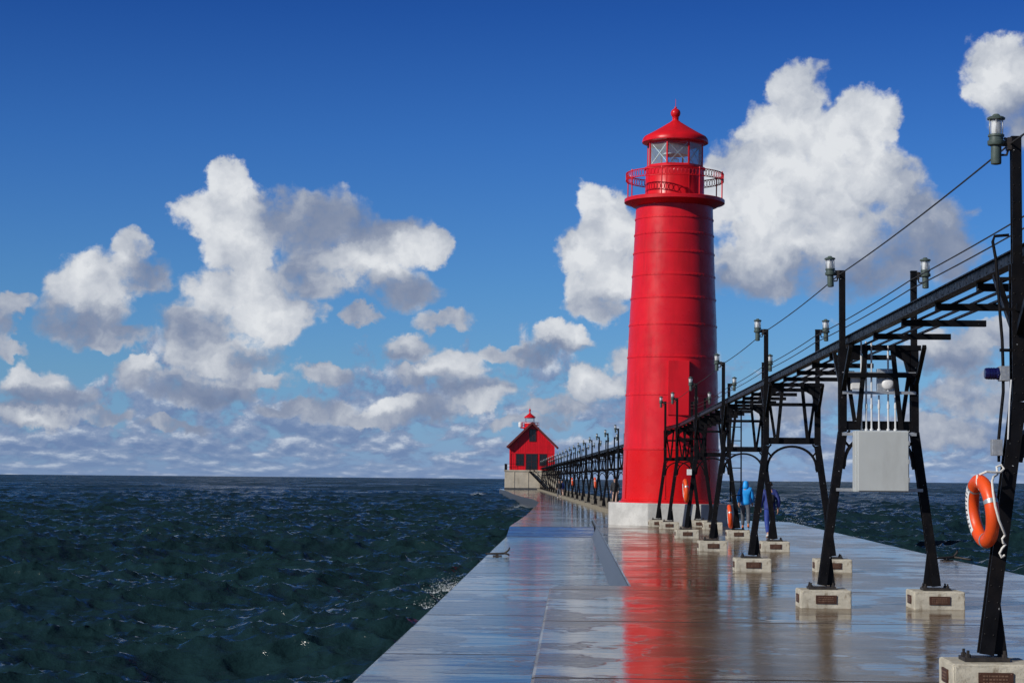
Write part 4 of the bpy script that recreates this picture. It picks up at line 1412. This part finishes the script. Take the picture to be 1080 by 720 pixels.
# ------------------------------------------------------------------ spray where waves strike the pier
def spray(label, x, y, z, w, h, n, seed, lean_=(0.0, 0.0)):
    r_ = random.Random(seed)
    mb = MB()
    ico = [Vector(q).normalized() for q in ((0, 1, 1.618), (0, -1, 1.618), (0, 1, -1.618), (0, -1, -1.618), (1, 1.618, 0), (-1, 1.618, 0), (1, -1.618, 0), (-1, -1.618, 0), (1.618, 0, 1), (-1.618, 0, 1), (1.618, 0, -1), (-1.618, 0, -1))]
    icf = [(0, 1, 8), (0, 8, 4), (0, 4, 5), (0, 5, 9), (0, 9, 1), (1, 6, 8), (8, 6, 10), (8, 10, 4), (4, 10, 2), (4, 2, 5), (5, 2, 11), (5, 11, 9), (9, 11, 7), (9, 7, 1), (1, 7, 6), (3, 6, 7), (3, 7, 11), (3, 11, 2), (3, 2, 10), (3, 10, 6)]
    jets = [(r_.uniform(-w, w), r_.uniform(0.45, 1.0)) for _ in range(9)]
    for i in range(n):
        jx, jh = r_.choice(jets)
        u = r_.random() ** 1.6
        sx = jx + r_.gauss(0, 0.10 * w * (1 + u))
        zz = u * h * jh
        rr = (0.034 * (1 - u) ** 2 + 0.006) * r_.uniform(0.35, 1.0) * max(0.7, h)
        c = Vector((r_.gauss(0, 0.10 + 0.15 * u + 0.02 * w) + lean_[0] * u, sx, zz))
        st_ = Vector((1, 1.3, r_.uniform(0.7, 1.9)))
        mb.add([c + Vector((p_.x * st_.x, p_.y * st_.y, p_.z * st_.z)) * rr for p_ in ico], icf, True)
    o_ = mb.build('spray', M_SPRAY, loc=(x, y, z))
    tag(o_, label, 'spray', kind='stuff')


m, N, b = new_mat('white_water')
b.inputs['Base Color'].default_value = (0.72, 0.76, 0.78, 1)
b.inputs['Roughness'].default_value = 0.5
b.inputs['Subsurface Weight'].default_value = 0.0
M_SPRAY = m
spray('small white splash of a wave against the left edge of the walkway', -2.85, 43.5, -1.15, 3.6, 0.62, 3600, 5, (0.25, 0))
spray('long white surf breaking beside the distant tan crib', -15.0, 325, -1.2, 13.0, 0.8, 9000, 8)
spray('faint white splash beyond the right edge, behind the navy figure', 9.5, 86.0, -0.9, 0.8, 1.2, 900, 12)
spray('low white wash along the bend of the far walkway', -4.7, 183, -1.15, 16.0, 0.6, 6000, 21)


# ------------------------------------------------------------------ people
def skin_mesh(name, m, verts, edges, radii, sub=1):
    me = bpy.data.meshes.new('tmp')
    me.from_pydata([tuple(v) for v in verts], edges, [])
    o_ = bpy.data.objects.new('tmp', me)
    C.objects.link(o_)
    o_.modifiers.new('skin', 'SKIN')
    o_.modifiers['skin'].use_smooth_shade = True
    for i, rr in enumerate(radii):
        me.skin_vertices[0].data[i].radius = rr if isinstance(rr, tuple) else (rr, rr)
    me.skin_vertices[0].data[0].use_root = True
    sb = o_.modifiers.new('sub', 'SUBSURF')
    sb.levels = sb.render_levels = sub
    bpy.context.view_layer.update()
    dg_ = bpy.context.evaluated_depsgraph_get()
    res = bpy.data.meshes.new_from_object(o_.evaluated_get(dg_))
    bpy.data.objects.remove(o_)
    res.name = name
    res.materials.clear()
    res.materials.append(m)
    return res


def part(name, me, parent):
    o_ = bpy.data.objects.new(name, me)
    C.objects.link(o_)
    o_.parent = parent
    return o_


def cloth(name, col, rough=0.8):
    return paint(name, col, rough, 0.15, 7.0, 0.15)


M_SKIN = paint('skin', (0.48, 0.27, 0.19), 0.5, 0.06, 9.0)


def make_person(label, loc, rz, h, jacket, trousers, shoe, stride, hood=None, hair=None, bag=None, bare=False):
    """figure facing +Y before rotation; stride > 0 puts the left foot ahead"""
    t = thing('person', label, 'person', loc, rz)
    s = h / 1.72
    t.scale = (s, s, s)
    K = {}
    vs, es, rs = [], [], []

    def v(key, co, r, frm=None):
        K[key] = len(vs)
        vs.append(Vector(co))
        rs.append(r)
        if frm is not None:
            es.append((K[frm], K[key]))

    st_ = stride
    hipz = 0.90
    v('pelvis', (0, 0, 0.93), (0.135, 0.095))
    v('waist', (0, 0.0, 1.10), (0.120, 0.085), 'pelvis')
    v('chest', (0, -0.01, 1.29), (0.150, 0.10), 'waist')
    v('neck', (0, 0.01, 1.465), 0.055, 'chest')
    v('jaw', (0, 0.045, 1.53), (0.058, 0.062), 'neck')
    v('face', (0, 0.04, 1.60), (0.074, 0.088), 'jaw')
    v('crown', (0, 0.03, 1.675), (0.060, 0.070), 'face')
    legs = {}
    for sx, nm_ in ((-1, 'l'), (1, 'r')):
        f = st_ if sx < 0 else -st_
        kn = (sx * 0.10, 0.04 + f * 0.45, 0.50)
        an = (sx * 0.10, f - (0.04 if f < 0 else 0), 0.095 + (0.05 if f < 0 else 0))
        legs[nm_] = (sx, kn, an, f)
        v('hip' + nm_, (sx * 0.09, 0, 0.86), 0.085, 'pelvis')
        v('knee' + nm_, kn, 0.055, 'hip' + nm_)
        v('ankle' + nm_, an, 0.038, 'knee' + nm_)
        v('ball' + nm_, (sx * 0.11, an[1] + 0.13, 0.045), (0.040, 0.028), 'ankle' + nm_)
        v('toe' + nm_, (sx * 0.115, an[1] + 0.20, 0.035), (0.030, 0.018), 'ball' + nm_)
        v('sh' + nm_, (sx * 0.175, -0.01, 1.395), 0.060, 'chest')
        el_ = (sx * 0.245, -0.03 - f * 0.25, 1.12)
        wr = (sx * 0.235, 0.07 - f * 0.55, 0.90)
        v('elbow' + nm_, el_, 0.042, 'sh' + nm_)
        v('wrist' + nm_, wr, 0.028, 'elbow' + nm_)
        d_ = (Vector(wr) - Vector(el_)).normalized()
        pm = Vector(wr) + d_ * 0.07
        v('palm' + nm_, pm, (0.036, 0.018), 'wrist' + nm_)
        for q, (ln, oy) in enumerate(((0.075, 0.028), (0.088, 0.010), (0.082, -0.009), (0.062, -0.027))):
            a_ = pm + Vector((0, oy, 0)) + d_ * 0.02
            v('f%d%s' % (q, nm_), a_ + d_ * ln * 0.5, 0.0095, 'palm' + nm_)
            v('g%d%s' % (q, nm_), a_ + d_ * ln + Vector((-sx * 0.02, 0.006, 0)), 0.0080, 'f%d%s' % (q, nm_))
        v('th' + nm_, Vector(wr) + d_ * 0.045 + Vector((-sx * 0.008, 0.045, 0)), 0.0105, 'wrist' + nm_)
        v('tj' + nm_, Vector(wr) + d_ * 0.085 + Vector((-sx * 0.012, 0.058, 0)), 0.0085, 'th' + nm_)
    body = part('body', skin_mesh('body', M_SKIN, vs, es, rs), t)
    # nose, ears and eyes sit on the head
    fc = MB()
    fc.tube([(0, 0.125, 1.625), (0, 0.146, 1.60), (0, 0.140, 1.585)], [0.010, 0.016, 0.012], 6)
    for sx in (-1, 1):
        fc.tube([(sx * 0.078, 0.03, 1.625), (sx * 0.088, 0.015, 1.60), (sx * 0.078, 0.025, 1.565)], [0.010, 0.013, 0.008], 6)
    fc.build('face_features', M_SKIN, body)
    ey = MB()
    for sx in (-1, 1):
        ey.dome((sx * 0.03, 0.118, 1.622), (0, 1, 0), 0.011)
    ey.build('eyes', M_INK, body)
    # jacket with sleeves
    jv = [V(0, 0, 0.80), V(0, 0, 0.95), V(0, 0, 1.12), V(0, -0.01, 1.30), V(0, 0.0, 1.43), V(0, 0.01, 1.49)]
    jr = [(0.205, 0.15), (0.195, 0.145), (0.175, 0.13), (0.19, 0.145), (0.11, 0.095), (0.08, 0.08)]
    je = [(0, 1), (1, 2), (2, 3), (3, 4), (4, 5)]
    for nm_ in 'lr':
        k0 = len(jv)
        jv += [vs[K['sh' + nm_]] + V(0, 0, -0.005), vs[K['elbow' + nm_]], vs[K['wrist' + nm_]] + (vs[K['elbow' + nm_]] - vs[K['wrist' + nm_]]) * 0.08]
        jr += [0.092, 0.076, 0.060]
        je += [(3, k0), (k0, k0 + 1), (k0 + 1, k0 + 2)]
    jk = part('jacket', skin_mesh('jacket', jacket, jv, je, jr, 2), t)
    tv = [V(0, 0, 0.95), V(0, 0, 0.88)]
    tr = [(0.145, 0.105), (0.145, 0.11)]
    te = [(0, 1)]
    for nm_ in 'lr':
        sx, kn, an, f = legs[nm_]
        k0 = len(tv)
        tv += [V(sx * 0.09, 0, 0.80), Vector(kn), Vector(an) + (Vector(kn) - Vector(an)) * (0.06 if not bare else 0.75)]
        tr += [0.098, 0.078, 0.062]
        te += [(1, k0), (k0, k0 + 1), (k0 + 1, k0 + 2)]
    part('trousers', skin_mesh('trousers', trousers, tv, te, tr, 2), t)
    for nm_ in 'lr':
        sx, kn, an, f = legs[nm_]
        a_ = Vector(an)
        dz = a_.z - 0.095
        sv = [a_ + V(0, -0.02, 0.0), a_ + V(0, -0.03, -0.055), a_ + V(0.0, 0.09, -0.055), a_ + V(sx * 0.01, 0.185, -0.065)]
        part('shoe', skin_mesh('shoe', shoe, sv, [(0, 1), (1, 2), (2, 3)], [(0.050, 0.050), (0.046, 0.040), (0.050, 0.036), (0.036, 0.024)], 2), t)
    if hood:
        hv = [V(0, -0.035, 1.36), V(0, -0.01, 1.52), V(0, 0.005, 1.62), V(0, 0.01, 1.70)]
        part('hood', skin_mesh('hood', hood, hv, [(0, 1), (1, 2), (2, 3)], [(0.14, 0.125), (0.122, 0.125), (0.118, 0.125), (0.065, 0.07)], 2), t)
    elif hair:
        hv = [V(0, -0.01, 1.56), V(0, 0.0, 1.63), V(0, 0.02, 1.695)]
        part('hair', skin_mesh('hair', hair, hv, [(0, 1), (1, 2)], [(0.075, 0.070), (0.083, 0.088), (0.058, 0.068)], 2), t)
    if bag:
        bv = [V(0, -0.17, 1.02), V(0, -0.185, 1.18), V(0, -0.165, 1.34)]
        part('backpack', skin_mesh('backpack', bag, bv, [(0, 1), (1, 2)], [(0.125, 0.075), (0.135, 0.085), (0.11, 0.06)], 2), t)
    return t


J_BLUE = cloth('bright_blue_jacket', (0.015, 0.36, 0.95), 0.55)
J_NAVY = cloth('navy_jacket', (0.022, 0.040, 0.21), 0.7)
T_NAVY = cloth('blue_trousers', (0.018, 0.045, 0.26), 0.75)
T_GREY = cloth('grey_trousers', (0.10, 0.11, 0.13), 0.8)
T_BEIGE = cloth('beige_trousers', (0.52, 0.34, 0.27), 0.8)
J_DARK = cloth('dark_jacket', (0.022, 0.024, 0.030), 0.8)
S_WHITE = cloth('white_shoe', (0.65, 0.65, 0.65), 0.6)
S_ORNG = cloth('orange_shoe', (0.62, 0.17, 0.06), 0.6)
S_DARK = cloth('dark_shoe', (0.03, 0.028, 0.027), 0.6)
H_DARK = cloth('dark_hair', (0.03, 0.02, 0.014), 0.6)
H_RED = cloth('red_cap', (0.22, 0.02, 0.02), 0.7)

make_person('person in bright blue hooded jacket walking away between the trestles', (6.02, 69.3, 0), R(-6), 1.68, J_BLUE, T_GREY, S_ORNG, 0.16, hood=J_BLUE)
make_person('person in navy jacket and blue trousers walking away on wet concrete', (5.70, 57.6, 0), R(4), 1.66, J_NAVY, T_NAVY, S_WHITE, -0.22, hair=H_DARK, bag=J_DARK)
make_person('person in dark jacket, red cap and beige trousers beside the red tower', (2.62, 121.0, 0.09), R(170), 1.64, J_DARK, T_BEIGE, S_DARK, 0.10, hair=H_RED)
make_person('distant person in dark clothes and pale shoes, left one of a pair', (-1.18, 190.0, -0.12), R(10), 1.74, J_DARK, T_GREY, S_WHITE, 0.18, hair=H_DARK)
make_person('distant person in navy jacket, right one of a pair by the ledge', (-0.95, 192.5, -0.12), R(-160), 1.66, J_NAVY, T_BEIGE, S_DARK, 0.12, hair=H_DARK)
